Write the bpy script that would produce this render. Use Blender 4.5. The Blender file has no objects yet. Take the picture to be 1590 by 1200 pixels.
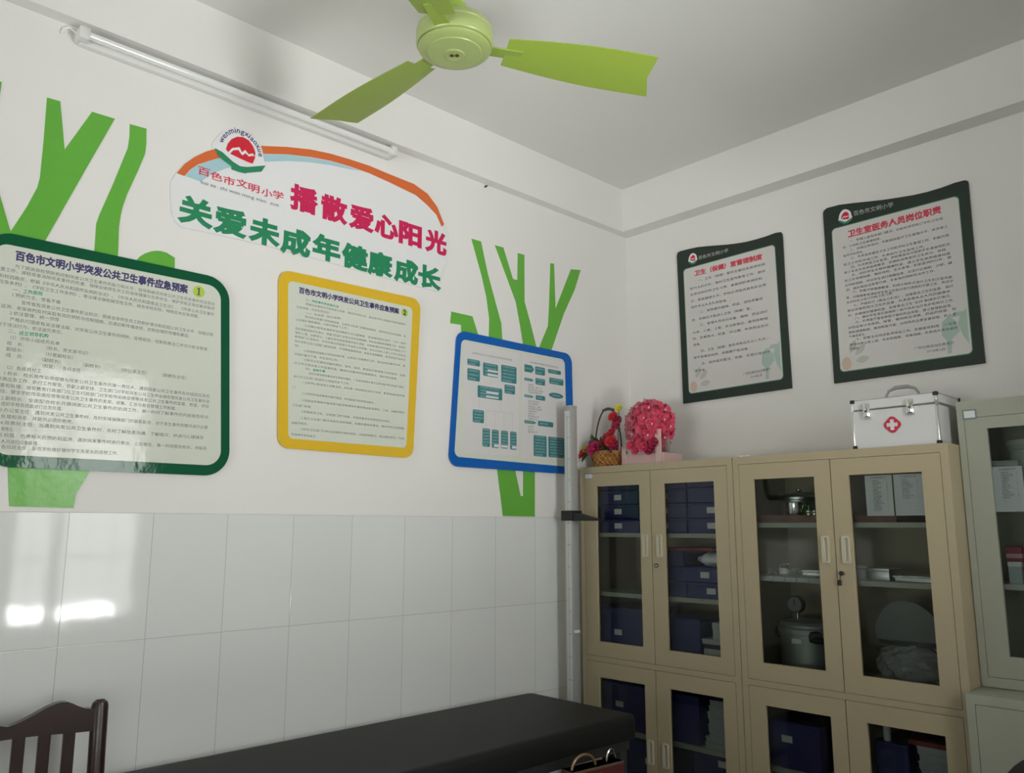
import bpy, bmesh, math, random
from mathutils import Vector, Matrix
random.seed(7)
SC = bpy.context.scene
COL = SC.collection
PI = math.pi

# ---------------------------------------------------------------- camera, world, lights, exposure
cam_d = bpy.data.cameras.new('camera')
cam_d.sensor_fit = 'HORIZONTAL'; cam_d.sensor_width = 36.0
cam_d.lens = 36.0 * 1263.446 / 1590.0
cam_d.clip_start = 0.02
cam = bpy.data.objects.new('camera', cam_d); COL.objects.link(cam)
fw = Vector((-0.71362139, 0.67969975, 0.16956637)); rt = Vector((0.689700298, 0.724094944, 0.00010457)); up = Vector((0.12271108, -0.1170246, 0.98551876))
m4 = Matrix((( rt.x, up.x, -fw.x, 2.71217151), (rt.y, up.y, -fw.y, -3.4725008), (rt.z, up.z, -fw.z, 1.51434562), (0, 0, 0, 1)))
cam.matrix_world = m4
SC.camera = cam

world = bpy.data.worlds.new('sky'); SC.world = world; world.use_nodes = True
bg = world.node_tree.nodes['Background']; bg.inputs[0].default_value = (0.86, 0.93, 1.0, 1); bg.inputs[1].default_value = 0.25

def window_light(name, x, y, z, sy, sz, power, color=(1.0, 0.99, 0.965), spread=150):
    l = bpy.data.lights.new(name, 'AREA'); l.shape = 'RECTANGLE'; l.size = sy; l.size_y = sz
    l.energy = power; l.color = color; l.spread = math.radians(spread)
    o = bpy.data.objects.new(name, l); COL.objects.link(o)
    o.location = (x, y, z); o.rotation_euler = (PI/2, 0, PI/2)      # shines toward -x, into the room
    return o
# daylight through the two windows of the right-hand wall: house fronts and sky straight ahead
window_light('daylight_near_sky', 3.62, -1.76, 2.20, 1.25, 0.95, 43)
window_light('daylight_near_houses', 3.62, -1.76, 1.30, 1.25, 0.85, 13, (1.0, 0.97, 0.94))
window_light('daylight_far_sky', 3.62, -3.95, 2.20, 2.1, 0.95, 5)
window_light('daylight_far_houses', 3.62, -3.95, 1.30, 2.1, 0.85, 30, (1.0, 0.97, 0.94))
# added lamps aimed upward: one at the near window, two behind the camera
o = window_light('upward_fill_near', 4.35, -1.76, 0.30, 1.5, 1.5, 262, (1.0, 0.992, 0.978), 170); o.rotation_euler = (PI/2+0.70, 0, PI/2)  # added fill for the ceiling and upper walls
o = window_light('upward_fill_behind', 1.7, -10.2, 0.25, 4.5, 2.2, 180, (1.0, 0.985, 0.95), 170); o.rotation_euler = (PI/2+0.35, 0, 0)  # added fill for the upper back wall
o = window_light('upward_fill_behind_right', 3.3, -10.2, 0.25, 3.0, 2.2, 250, (1.0, 0.985, 0.95), 170); o.rotation_euler = (PI/2+0.35, 0, 0)  # added fill, set to the right so the back wall dims rightward

SC.view_settings.view_transform = 'Standard'; SC.view_settings.look = 'None'
SC.view_settings.gamma = 1.0; SC.view_settings.exposure = 0.0
try: SC.view_settings.use_curve_mapping = False
except Exception: pass
SC.cycles.use_denoising = True
SC.cycles.max_bounces = 10; SC.cycles.diffuse_bounces = 6; SC.cycles.transparent_max_bounces = 16

# ---------------------------------------------------------------- measured outlines and text lines on the two walls (metres)
D={'treeL': [[(-2.9001,2.8398),(-2.8624,2.8413),(-2.8368,2.6867),(-2.7687,2.8405),(-2.6987,2.8417),(-2.7773,2.6244),(-2.8087,2.5366),(-2.8653,2.3772),(-2.8962,2.2669),(-2.9648,2.2519),(-2.9576,2.3854),(-2.9234,2.4712),(-2.9004,2.5424),(-2.8965,2.5762),(-2.897,2.6968)],[(-2.6512,2.84),(-2.5974,2.8425),(-2.594,2.7893),(-2.5951,2.753),(-2.6129,2.6877),(-2.6405,2.5972),(-2.6503,2.5539),(-2.6553,2.518),(-2.6573,2.4774),(-2.653,2.3765),(-2.6519,2.3094),(-2.7207,2.2945),(-2.7242,2.3791),(-2.7261,2.4705),(-2.7181,2.5064),(-2.6863,2.6182),(-2.6511,2.755),(-2.6488,2.7944)],[(-2.5973,2.3753),(-2.5854,2.3935),(-2.5705,2.4074),(-2.5525,2.4187),(-2.534,2.426),(-2.5177,2.4282),(-2.501,2.4269),(-2.4722,2.416),(-2.4668,2.3144),(-2.5985,2.2871)],[(-2.957,2.3793),(-2.995,2.4852),(-3.0244,2.5873),(-3.026,2.7105),(-3.0238,2.8421),(-3.0717,2.8431),(-3.0707,2.6943),(-3.067,2.5533),(-3.0464,2.4394),(-3.0092,2.2513),(-2.9578,2.2628)],[(-2.9011,1.6802),(-2.9014,1.9204),(-2.7374,1.9398),(-2.6808,1.683),(-2.7149,1.6093),(-2.7183,1.5693),(-2.8874,1.5716)]],'treeR': [[(-1.1442,2.8187),(-1.085,2.8195),(-1.0433,2.677),(-0.9893,2.5365),(-0.9552,2.4496),(-0.9488,2.3754),(-0.9547,2.2882),(-1.0405,2.2758),(-1.0337,2.3731),(-1.0313,2.4593),(-1.05,2.5594),(-1.0806,2.6572)],[(-0.9984,2.8232),(-0.9438,2.8246),(-0.8802,2.6828),(-0.8513,2.683),(-0.8478,2.8198),(-0.8035,2.8218),(-0.8027,2.5843),(-0.767,2.4945),(-0.7213,2.3697),(-0.7103,2.2756),(-0.7925,2.2644),(-0.8132,2.3734),(-0.8323,2.4592),(-0.861,2.573)],[(-0.6195,2.8209),(-0.593,2.8245),(-0.5854,2.5889),(-0.4663,2.8235),(-0.3912,2.8364),(-0.4404,2.719),(-0.5251,2.5749),(-0.6159,2.3761),(-0.6682,2.2813),(-0.7517,2.27),(-0.7011,2.3788),(-0.6405,2.4922),(-0.6307,2.6052)],[(-1.2572,2.452),(-1.1343,2.4522),(-1.0927,2.3579),(-1.0948,2.268),(-1.1776,2.256),(-1.1952,2.3084),(-1.2007,2.4013),(-1.2632,2.3982)],[(-1.0265,2.0245),(-0.8647,2.0401),(-0.8649,1.7614),(-0.832,1.6532),(-0.8154,1.6536),(-0.8142,2.045),(-0.7366,2.0525),(-0.7398,1.56),(-0.9434,1.5612),(-0.9584,1.6535),(-0.9782,1.762)]],'b1o': [(-3.0258,2.3751),(-2.2807,2.376),(-2.238,1.6836),(-2.9603,1.6828)],'b1i': [(-2.9979,2.3389),(-2.3106,2.343),(-2.2712,1.7183),(-2.9399,1.718)],'b2o': [(-2.0921,2.4591),(-1.4342,2.4697),(-1.4591,1.79),(-2.0611,1.7954)],'b2i': [(-2.0546,2.4227),(-1.4774,2.4263),(-1.4944,1.8307),(-2.0241,1.8311)],'b3o': [(-1.2287,2.3711),(-0.4804,2.3715),(-0.4699,1.7666),(-1.2677,1.7689)],'b3i': [(-1.2065,2.3337),(-0.5336,2.3364),(-0.5232,1.8027),(-1.2399,1.8107)],'b3s': [[(-1.1907,2.3245),(-0.8483,2.3222),(-0.8524,1.834),(-1.1913,1.8304)],[(-0.8305,2.3202),(-0.5385,2.3202),(-0.5413,1.8358),(-0.8337,1.827)]],'b3box': [[(-1.1716,2.2507),(-1.0979,2.2231)],[(-1.171,2.2079),(-1.0972,2.1542)],[(-1.0785,2.2462),(-0.9875,2.1856)],[(-0.9667,2.2512),(-0.8691,2.1715)],[(-0.9456,2.1617),(-0.8787,2.1199)],[(-1.1104,2.1378),(-0.9602,2.0833)],[(-1.1378,2.0263),(-1.0715,1.9687)],[(-1.0795,1.9468),(-1.0346,1.8652)],[(-1.0233,1.9455),(-0.9813,1.8633)],[(-0.967,1.9458),(-0.9236,1.8644)],[(-0.91,1.9457),(-0.8693,1.863)],[(-0.7444,2.2736),(-0.6769,2.2349)],[(-0.6551,2.2729),(-0.5634,2.2534)],[(-0.6472,2.232),(-0.5458,2.2014)],[(-0.7429,2.2173),(-0.6766,2.1859)],[(-0.7416,2.1338),(-0.6766,2.112)],[(-0.7271,2.0122),(-0.6212,1.9874)],[(-0.7568,1.9409),(-0.6691,1.8414)],[(-0.6564,1.9411),(-0.5435,1.8427)]],'b3arrow': [[(-0.8167,2.2742),(-0.7508,2.2386)],[(-0.8169,2.2092),(-0.7539,2.1963)],[(-0.8171,2.1287),(-0.7544,2.1168)],[(-0.8175,2.0069),(-0.737,1.9923)]],'b3white': [[(-1.0514,2.2171),(-0.9895,2.2088)],[(-1.0513,2.1994),(-0.9894,2.1889)],[(-1.0596,2.1168),(-0.9835,2.1077)],[(-1.0595,2.0965),(-0.9834,2.0885)],[(-1.0096,1.8802),(-0.9813,1.8674)],[(-0.9661,1.8791),(-0.9248,1.8684)],[(-0.8976,1.8797),(-0.8701,1.8679)]],'b3ell': [(-0.6506,2.1598),(-0.5476,2.133)],'b3line': [[(-1.0973,2.2341),(-1.0784,2.2326)],[(-0.9877,2.2256),(-0.9666,2.2257)],[(-1.0295,2.1803),(-1.0293,2.1434)],[(-0.9931,2.189),(-0.9455,2.1534)],[(-1.1018,2.0779),(-1.1013,2.0286)],[(-0.9705,2.0839),(-0.9703,2.0292)],[(-1.0589,2.0287),(-0.8939,2.0297)],[(-1.0589,2.0287),(-1.0583,1.9485)],[(-1.0032,2.0261),(-1.0027,1.9472)],[(-0.9482,2.0286),(-0.9479,1.9473)],[(-0.8939,2.0297),(-0.8938,1.947)]],'t1title': [('百色市文明小学突发公共卫生事件应急预案',(-2.9417,2.3111),(-2.4244,2.3111))],'t1num': (-2.3869,2.3111),'t1g': [('工作原则',(-2.9118,2.2058),(-2.861,2.2085)),('成立领导机构',(-2.9112,2.0783),(-2.8329,2.0822))],'t1': [('为了提高我校预防和控制突发公共卫生事件的能力和水平，指导和规范突发公共卫生突发事件的应急处',(-2.9394,2.2779),(-2.3278,2.278)),('置工作，减轻或者消除突发事件的危害，保障全体师生员工的身体健康与生命安全，维护学校正常的教学秩序',(-2.9756,2.2626),(-2.3282,2.2609)),('和校园稳定，根据《中华人民共和国传染病防治法》、《中华人民共和国食品卫生法》、《突发公共卫生事件',(-2.9774,2.242),(-2.3285,2.2407)),('应急条例》、《学校卫生工作条例》，等法律法规和规范性文件，结合本校实际，特制定本应急预案。',(-2.9757,2.2244),(-2.3805,2.2237)),('一、',(-2.9392,2.2062),(-2.919,2.2062)),('1.预防为主、常备不懈',(-2.9382,2.1901),(-2.809,2.1913)),('宣传普及突发公共卫生事件防治知识，提高全体师生员工的防护意识和校园公共卫生水平，加强日常',(-2.9133,2.1712),(-2.3284,2.1685)),('监测，发现病例及时采取有效的预防与控制措施，迅速切断传播途径，控制疫情的传播和蔓延。',(-2.9641,2.1526),(-2.4082,2.1509)),('2.依法管理、统一领导',(-2.9402,2.135),(-2.8083,2.1363)),('严格执行国家有关法律法规，对突发公共卫生事件的预防、疫情报告、控制和救治工作实行依法管理，',(-2.9385,2.1162),(-2.3402,2.1149)),('对于违法行为，依法追究责任。',(-2.9689,2.0977),(-2.7957,2.0989)),('二、',(-2.939,2.081),(-2.9202,2.0803)),('（1）领导小组成员名单',(-2.9322,2.0616),(-2.8007,2.0632)),('组\u3000长：\u3000\u3000\u3000（校长、党支部书记）',(-2.9393,2.0445),(-2.7185,2.0451)),('副组长：\u3000\u3000\u3000（分管副校长）',(-2.939,2.0271),(-2.7596,2.0254)),('成\u3000员：\u3000\u3000（副校长）\u3000\u3000\u3000（副校长）\u3000\u3000\u3000（办公室主任）\u3000\u3000（政教处主任）',(-2.9385,2.0084),(-2.41,2.0063)),('\u3000\u3000\u3000（校医）\u3000各班主任',(-2.8881,1.9903),(-2.736,1.9886)),('（2）各成员分工',(-2.9327,1.9726),(-2.8429,1.9729)),('1.校长：校长是传染病疫情与突发公共卫生事件的第一责任人，遇到突发公共卫生事件及时组织应急处',(-2.9372,1.9548),(-2.3252,1.9533)),('开展应急工作，执行工作报告，协助上级安排，卫生部门对学校突发公共卫生传染病疫情突发公共卫生事件进',(-2.9539,1.9375),(-2.3258,1.9346)),('置和处理，接受教育行政部门与卫生行政部门对学校传染病疫情等突发公共卫生事件的监督、检查、评估',(-2.9449,1.9186),(-2.3266,1.9178)),('估，健全学校传染病疫情等突发公共卫生事件的发现、收集、汇总与报告管理工作制度。',(-2.9433,1.9017),(-2.435,1.8996)),('2.副校长：全面配合校长开展突发公共卫生事件的协调工作，第一时间了解事件的内容报告校长',(-2.939,1.8817),(-2.325,1.8809)),('组织学校各班级进行应急处理。',(-2.9375,1.8649),(-2.7757,1.8653)),('3.办公室主任：遇到突发公共卫生事件时，及时安排保障部门的联系配合，对于发生事件的情况进行必要',(-2.9382,1.847),(-2.3257,1.8458)),('处理和消毒，并提供必须的物资。',(-2.9341,1.8284),(-2.7431,1.8283)),('4.政教处主任：当遇到突发公共卫生事件时，及时了解信息沟通，了解情况，并进行心理辅导',(-2.9348,1.8101),(-2.3382,1.8099)),('等情况。',(-2.9307,1.7921),(-2.8989,1.7919)),('5.校医：负责每天的预防和监测，遇到突发事件时进行救治，立即报告，第一时间报告校长，并联系',(-2.9315,1.7747),(-2.3247,1.7744)),('人员进行应急处理。',(-2.9274,1.7559),(-2.8302,1.7557)),('各班班主任：配合学校做好做好学生及家长的思想工作。',(-2.9259,1.7406),(-2.6059,1.7406))],'t2title': [('百色市文明小学突发公共卫生事件应急预案',(-2.0087,2.3949),(-1.5461,2.3969))],'t2num': (-1.5183,2.3974),'t2g': [('突发事件的应急办法',(-1.9529,2.3629),(-1.8353,2.3621)),('食物中毒',(-1.9369,2.0971),(-1.883,2.0983))],'t2': [('三、',(-1.9788,2.3621),(-1.9581,2.3626)),('根据突发事件的不同类型与性质，制定科学的办法，由应急领导小组组织实施突发事件',(-1.978,2.3463),(-1.5106,2.3463)),('应急预案，作出应急反应。',(-2.0162,2.3279),(-1.872,2.3308)),('（一）传染病（如水痘等）',(-1.9746,2.3104),(-1.8224,2.3169)),('校内有出现重大传染病疫情，立即向卫生部门和教育局报告，采取有效的应急措施，防',(-1.979,2.2969),(-1.5092,2.296)),('止疫情扩散和蔓延，立即开展以下工作：',(-2.0171,2.2791),(-1.7897,2.2833)),('①对确诊患传染病的学生和教职人员立即隔离，送往医院就诊治疗，七天一周内',(-1.9791,2.2622),(-1.5084,2.2649)),('密切观察其他学生情况，根据卫生部门的意见采取停课措施，作好各班教室消毒等工作，复课后',(-2.0171,2.2447),(-1.51,2.2474)),('做好上课、出勤登记，上级对学校及家庭情况进行调查，对有缺课的学生由班主任联系上门',(-2.0163,2.2292),(-1.5095,2.2302)),('教育部门汇报情况，并作好家长的思想工作以及工作预案，对公共场所上课上工作人员应当',(-2.0172,2.2135),(-1.509,2.213)),('及时采取卫生行政部门报告制度，不得瞒报漏报疫情，若发生谎报瞒报，按法律追究其责任',(-2.017,2.1965),(-1.5085,2.1958)),('任。',(-2.0161,2.1795),(-1.992,2.1802)),('②采取教育措施对学校校园环境，立即进行消毒教学工作，清洁全校的教学环境，保',(-1.9777,2.1652),(-1.5099,2.1699)),('持通风通光下课，学生坚持工作。',(-2.0155,2.1472),(-1.8281,2.149)),('③各班主任要有班级的情况，宣传、指导、教育和日常保健工作的宣传，加强',(-1.9761,2.1312),(-1.5087,2.1294)),('对工作日常消毒工作监督检查，确保全校教师学生健康情况，保护师生健康。',(-2.0155,2.1137),(-1.5471,2.1109)),('四、',(-1.966,2.0979),(-1.9455,2.0979)),('当校内食堂等有集体发生食物中毒时，一旦发生食物中毒应立即向医疗及卫生部门报告，',(-1.9533,2.0819),(-1.5094,2.0799)),('由公共卫生部门检查后小组组织以下工作：',(-2.0146,2.0632),(-1.7735,2.0633)),('1.立即停止食品加工出售活动，并在第一时间报告当地卫生局，教育局以及有关部',(-1.9769,2.0449),(-1.5084,2.0443)),('门。',(-2.0158,2.0219),(-2.0009,2.0218)),('2.立即封存造成食物中毒的食品，并协助医疗机构救治病人。',(-1.9766,2.0035),(-1.6543,2.0003)),('3.保留造成食物中毒或者可能导致食物中毒的食品及其原料、工具、设备和现场',(-1.976,1.9775),(-1.5085,1.9751)),('卫生部门检查。',(-2.0141,1.9553),(-1.9337,1.9559)),('4.积极配合卫生、公安部门进行调查，并按其要求如实提供有关材料。',(-1.9766,1.9348),(-1.5758,1.9322)),('5.落实卫生部门要求采取的其他措施，妥善处置相关事宜，维护学校正常的教',(-1.976,1.9105),(-1.5087,1.9096)),('育教学秩序。',(-2.014,1.8891),(-1.9475,1.8903)),('6.配合卫生部门分析引起食物中毒的原因，总结经验教训，提出整改意见，杜绝',(-1.9767,1.8696),(-1.5075,1.868)),('类似事件再次发生。',(-2.0135,1.8472),(-1.908,1.8462))],'t3': [('学校突发公共卫生事件应急处理流程图',(-1.1442,2.2803),(-0.8997,2.2819)),('学校食物中毒事件应急处理流程',(-0.7807,2.2891),(-0.5842,2.2886)),('及时报告',(-0.792,2.1786),(-0.7559,2.179)),('报告上级、教育、局',(-0.792,2.167),(-0.7046,2.1686)),('报告时间地点人数',(-0.7921,2.1548),(-0.6918,2.1551)),('可疑的食物中毒',(-0.7921,2.1429),(-0.7011,2.1443)),('保护现场停止',(-0.7923,2.0998),(-0.7144,2.101)),('封存食物',(-0.7923,2.0877),(-0.7291,2.089)),('保留样品、原料',(-0.7924,2.0753),(-0.7072,2.0762)),('及时救治患者',(-0.7917,2.0641),(-0.7003,2.065)),('送医救治',(-0.7917,2.0525),(-0.7366,2.0528)),('联系家长',(-0.7918,2.0399),(-0.7514,2.0402)),('配合调查工作',(-0.7918,2.0283),(-0.7204,2.0287)),('消毒处理工作',(-0.7919,2.0161),(-0.7287,2.0167)),('现场消毒',(-0.7952,1.9775),(-0.7599,1.9788)),('总结上报',(-0.7953,1.9649),(-0.7599,1.9662)),('善后处理工作',(-0.7953,1.9534),(-0.7291,1.9546))],'ban': [(-2.4889,2.7199),(-2.4648,2.7599),(-2.4331,2.7971),(-2.3933,2.8294),(-2.3688,2.8451),(-2.3726,2.8601),(-2.3615,2.8878),(-2.3385,2.9245),(-2.2997,2.952),(-2.2627,2.9605),(-2.2242,2.9533),(-2.1918,2.9295),(-2.1788,2.9199),(-2.0811,2.9499),(-1.9817,2.9729),(-1.895,2.9845),(-1.8047,2.9899),(-1.7107,2.9922),(-1.6128,2.9867),(-1.4798,2.9833),(-1.4048,2.9606),(-1.3494,2.9129),(-1.3093,2.8417),(-1.2803,2.7763),(-1.29,2.6923),(-1.313,2.6242),(-1.3416,2.5251),(-1.6943,2.5298),(-2.0437,2.5389),(-2.2743,2.5348),(-2.4622,2.528),(-2.4833,2.5449),(-2.4961,2.5764),(-2.5044,2.6372),(-2.506,2.6791)],'bano': [(-2.4886,2.7151),(-2.4645,2.7564),(-2.4328,2.7928),(-2.3931,2.8265),(-2.359,2.8484),(-2.2952,2.8789),(-2.1788,2.9207),(-2.0811,2.9499),(-1.9817,2.9729),(-1.895,2.9845),(-1.8047,2.9899),(-1.7107,2.9922),(-1.6128,2.9867),(-1.4798,2.9815),(-1.4048,2.9588),(-1.3494,2.9129),(-1.3093,2.8417),(-1.3235,2.8271),(-1.3541,2.8752),(-1.4035,2.9049),(-1.468,2.9331),(-1.6117,2.9503),(-1.7095,2.959),(-1.8035,2.9591),(-1.8937,2.9542),(-1.9802,2.9416),(-2.0795,2.9201),(-2.1856,2.8873),(-2.2932,2.8455),(-2.3566,2.8105),(-2.4174,2.7701),(-2.4432,2.743),(-2.4615,2.7128)],'banb': [(-2.4582,2.7138),(-2.4431,2.7416),(-2.4173,2.7687),(-2.3565,2.8097),(-2.2932,2.8448),(-2.1855,2.8865),(-2.0795,2.9193),(-1.9802,2.94),(-1.8936,2.9518),(-1.8034,2.9566),(-1.7475,2.9574),(-1.803,2.9466),(-1.8929,2.9363),(-1.9792,2.9199),(-2.0782,2.8935),(-2.1723,2.8598),(-2.2472,2.8264),(-2.3189,2.7861),(-2.3669,2.7495),(-2.403,2.7105)],'red6': [('播',(-1.9995,2.7602)),('散',(-1.8657,2.7579)),('爱',(-1.7381,2.7549)),('心',(-1.6152,2.7505)),('阳',(-1.4924,2.7494)),('光',(-1.3537,2.7489))],'grn9': [('关',(-2.4127,2.596)),('爱',(-2.2865,2.5918)),('未',(-2.1549,2.5891)),('成',(-2.028,2.5814)),('年',(-1.8952,2.5888)),('健',(-1.7631,2.5832)),('康',(-1.6409,2.5808)),('成',(-1.5104,2.5805)),('长',(-1.3835,2.5805))],'red7': [('百',(-2.3952,2.7509)),('色',(-2.3489,2.7462)),('市',(-2.3017,2.7437)),('文',(-2.2531,2.7487)),('明',(-2.2068,2.7453)),('小',(-2.1548,2.7416)),('学',(-2.1092,2.7457))],'pin': [('bai se  shi wen ming xiao  xue',(-2.4029,2.7102),(-2.1048,2.7079))],'emb': [(-2.265,2.8724),(-2.208,2.8736),(-2.2683,2.9278)],'embsun': [(-2.3219,2.8586),(-2.3161,2.8831),(-2.3028,2.9052),(-2.2829,2.9212),(-2.2607,2.9274),(-2.2377,2.923),(-2.2199,2.906),(-2.2094,2.8848),(-2.2096,2.8615),(-2.2174,2.836),(-2.2403,2.8377),(-2.2782,2.8429),(-2.3081,2.8481)],'embmt': [[(-2.3187,2.8409),(-2.2985,2.8717),(-2.2717,2.8838),(-2.261,2.8676),(-2.2489,2.8808),(-2.236,2.8682),(-2.2197,2.8767),(-2.21,2.8676),(-2.2192,2.8676),(-2.234,2.8597),(-2.2467,2.8685),(-2.2595,2.8559),(-2.2755,2.8719),(-2.2943,2.8641),(-2.3105,2.839)],[(-2.3109,2.8344),(-2.2136,2.8372),(-2.2172,2.833),(-2.3034,2.8309)],[(-2.292,2.8263),(-2.2132,2.8304),(-2.2168,2.8262),(-2.2844,2.8227)]],'embbook': [[(-2.3627,2.8501),(-2.3334,2.8435),(-2.2916,2.8196),(-2.2644,2.8117),(-2.2376,2.7914),(-2.2674,2.7881),(-2.2971,2.7893),(-2.2979,2.801),(-2.3353,2.8166),(-2.352,2.8298)],[(-2.2644,2.8117),(-2.2391,2.8168),(-2.1668,2.846),(-2.1816,2.8166),(-2.2378,2.7944),(-2.2674,2.7881)]],'embarc': [(-2.3407,2.8785),(-2.3366,2.895),(-2.3281,2.9107),(-2.3144,2.9269),(-2.2989,2.9385),(-2.2806,2.945),(-2.2633,2.9449),(-2.2465,2.9431),(-2.2323,2.935),(-2.2188,2.928),(-2.2066,2.9167),(-2.1958,2.9033),(-2.191,2.887),(-2.1886,2.8723)],'pA': [(0.3354,2.9193),(0.3411,2.9357),(0.3565,2.9398),(0.4066,2.9386),(0.4606,2.9353),(0.5135,2.927),(0.5699,2.9168),(0.6343,2.9044),(0.6885,2.8963),(0.7417,2.8908),(0.7941,2.8894),(0.8457,2.8905),(0.8966,2.8947),(0.9255,2.8918),(0.9306,2.8815),(0.9319,2.8612),(0.9299,2.5617),(0.9341,2.1391),(0.3423,2.1317),(0.3405,2.5102)],'pAi': [(0.3752,2.834),(0.8906,2.8375),(0.8957,2.1877),(0.3813,2.1795)],'pB': [(1.1358,2.9218),(1.1401,2.9355),(1.1563,2.944),(1.2157,2.9421),(1.2814,2.9312),(1.3452,2.9189),(1.4074,2.9077),(1.4683,2.8992),(1.5276,2.8918),(1.5858,2.8884),(1.643,2.8898),(1.6923,2.8948),(1.7299,2.8938),(1.7395,2.8876),(1.7409,2.8731),(1.7374,2.5215),(1.7374,2.1393),(1.1346,2.1353),(1.1352,2.5096)],'pBi': [(1.1729,2.8363),(1.6995,2.8351),(1.6961,2.1856),(1.1676,2.1832)],'tAtitle': [('卫生（保健）室管理制度',(0.4398,2.7982),(0.8249,2.796))],'tAh': [('百色市文明小学',(0.4677,2.8754),(0.6419,2.8738))],'tAe': (0.4336,2.8794),'tA': [('一、卫生（保健）室的主要任务是贯彻预',(0.4574,2.7572),(0.8378,2.7541)),('防为主的方针，做好卫生宣传教育工作，使师',(0.412,2.7224),(0.8359,2.7207)),('生养成良好的卫生习惯，掌握预防疾病的知',(0.4105,2.69),(0.8171,2.6889)),('识，提高健康水平，学校必须指派具有执业资',(0.4119,2.6553),(0.8361,2.6526)),('格的专业人员负责管理。',(0.4125,2.6235),(0.6243,2.6187)),('二、新购置的器械、药品，须经质量验',(0.4642,2.5896),(0.8156,2.5892)),('收，合格后才能进入卫生（保健）室。',(0.4143,2.5549),(0.7537,2.5536)),('三、管理人员应对设备、器械、药品进行',(0.4611,2.5227),(0.8369,2.5214)),('分类、入册、上架，并注册登记，做到账物相',(0.4162,2.4884),(0.835,2.4879)),('符，定期清点、检查，对过期、失效药品及时',(0.4148,2.4566),(0.8372,2.4545)),('更换。',(0.4182,2.4249),(0.4614,2.4237)),('四、卫生（保健）室各类物品及出入人员一',(0.4597,2.3873),(0.8377,2.3918)),('律不准擅自动用，高确要严格消毒。',(0.4153,2.3582),(0.7299,2.3584)),('五、保持室内整洁、安静，定期对室内环',(0.4614,2.3223),(0.8379,2.3256)),('境消毒。',(0.4171,2.2912),(0.4881,2.288)),('广西壮族自治区教育厅',(0.693,2.2372),(0.8372,2.243)),('2014年6月',(0.7308,2.218),(0.7902,2.2201))],'tBtitle': [('卫生室医务人员岗位职责',(1.2432,2.7949),(1.6326,2.7986))],'tBh': [('百色市文明小学',(1.2747,2.8828),(1.4459,2.8756))],'tBe': (1.2365,2.8793),'tB': [('一、根据上级有关部门要求，协助校领导制订学校卫生规',(1.2471,2.76),(1.6364,2.7584)),('划、计划和卫生规章制度。',(1.216,2.7389),(1.3843,2.7389)),('二、加强业务培训，不断提高医疗卫生管理水平，从改善上',(1.2463,2.7199),(1.651,2.7203)),('指导学校师生。',(1.2154,2.6999),(1.3069,2.6995)),('三、负责指导督促卫生工作和学校卫生管理工作，积极开展',(1.2478,2.6821),(1.6531,2.6818)),('防卫工作和环境工作，负责校外卫生指导工作。',(1.2147,2.6599),(1.5574,2.6588)),('四、负责教室卫生监测，学校教室采光照明学生课桌椅配合',(1.2469,2.6415),(1.6534,2.6441)),('青少年生长发育规律要求，定期检查教室的卫生状况，保健。',(1.2142,2.6225),(1.6412,2.6254)),('五、组织学生定期的健康检查，建立学生体质健康档案',(1.2464,2.6052),(1.6518,2.6049)),('和卫生保健档案，做好体检、生长发育、机能监测的分析，提',(1.2137,2.5856),(1.6539,2.5886)),('出预防措施，并对学生进行保健指导，对进行近视眼、沙眼、龋',(1.215,2.564),(1.6537,2.5651)),('齿、做好高血压等常见病、多发病的预防和治疗工作。',(1.218,2.5433),(1.5882,2.547)),('六、积极开展健康教育，利用多种形式进行卫生知识宣传教',(1.2452,2.5286),(1.6503,2.5056)),('育，对健康教育课和学生的卫生知识进行讲授和开展卫生，养成学',(1.2154,2.5073),(1.6525,2.4888)),('生良好的卫生行为和卫生习惯。',(1.2161,2.4859),(1.4172,2.4878)),('七、严格执行《食品卫生法》，加强食品卫生的监督，做好',(1.245,2.4668),(1.6508,2.4688)),('食品饮食和饮水卫生的监督，负责监督从业人员的健康状',(1.2156,2.4484),(1.6382,2.4492)),('况，定期做好健康检查，监督食品卫生“五四”制度执行情况。',(1.2162,2.4262),(1.6402,2.4305)),('八、做好学生常见疾病和一般外伤的治疗急护和转诊工作。',(1.2473,2.4093),(1.6494,2.4104)),('九、负责医疗室各种医疗器材药品保管，建立管理制度等。',(1.2482,2.3917),(1.6404,2.39)),('对药品有计划采购、保管，做到账目清楚，药品的保管，使',(1.2145,2.3715),(1.6535,2.3733)),('用和清理制度，做到有账可查，对危险药品要妥善保管，防止意',(1.2151,2.3504),(1.6516,2.3516)),('外事故发生。',(1.216,2.3319),(1.2884,2.3325)),('十、积极主动完成各项传染工作，定期查验制度，一旦发',(1.2449,2.3161),(1.6503,2.3158)),('现传染病立即上报，并采取隔离、消毒措施，负责病人传染病学',(1.2155,2.2949),(1.6522,2.2955)),('校报告。',(1.2164,2.2773),(1.2589,2.2757)),('广西壮族自治区教育厅',(1.4819,2.2372),(1.6346,2.2368)),('2014年6月',(1.5298,2.2174),(1.5984,2.2167))]}

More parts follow.
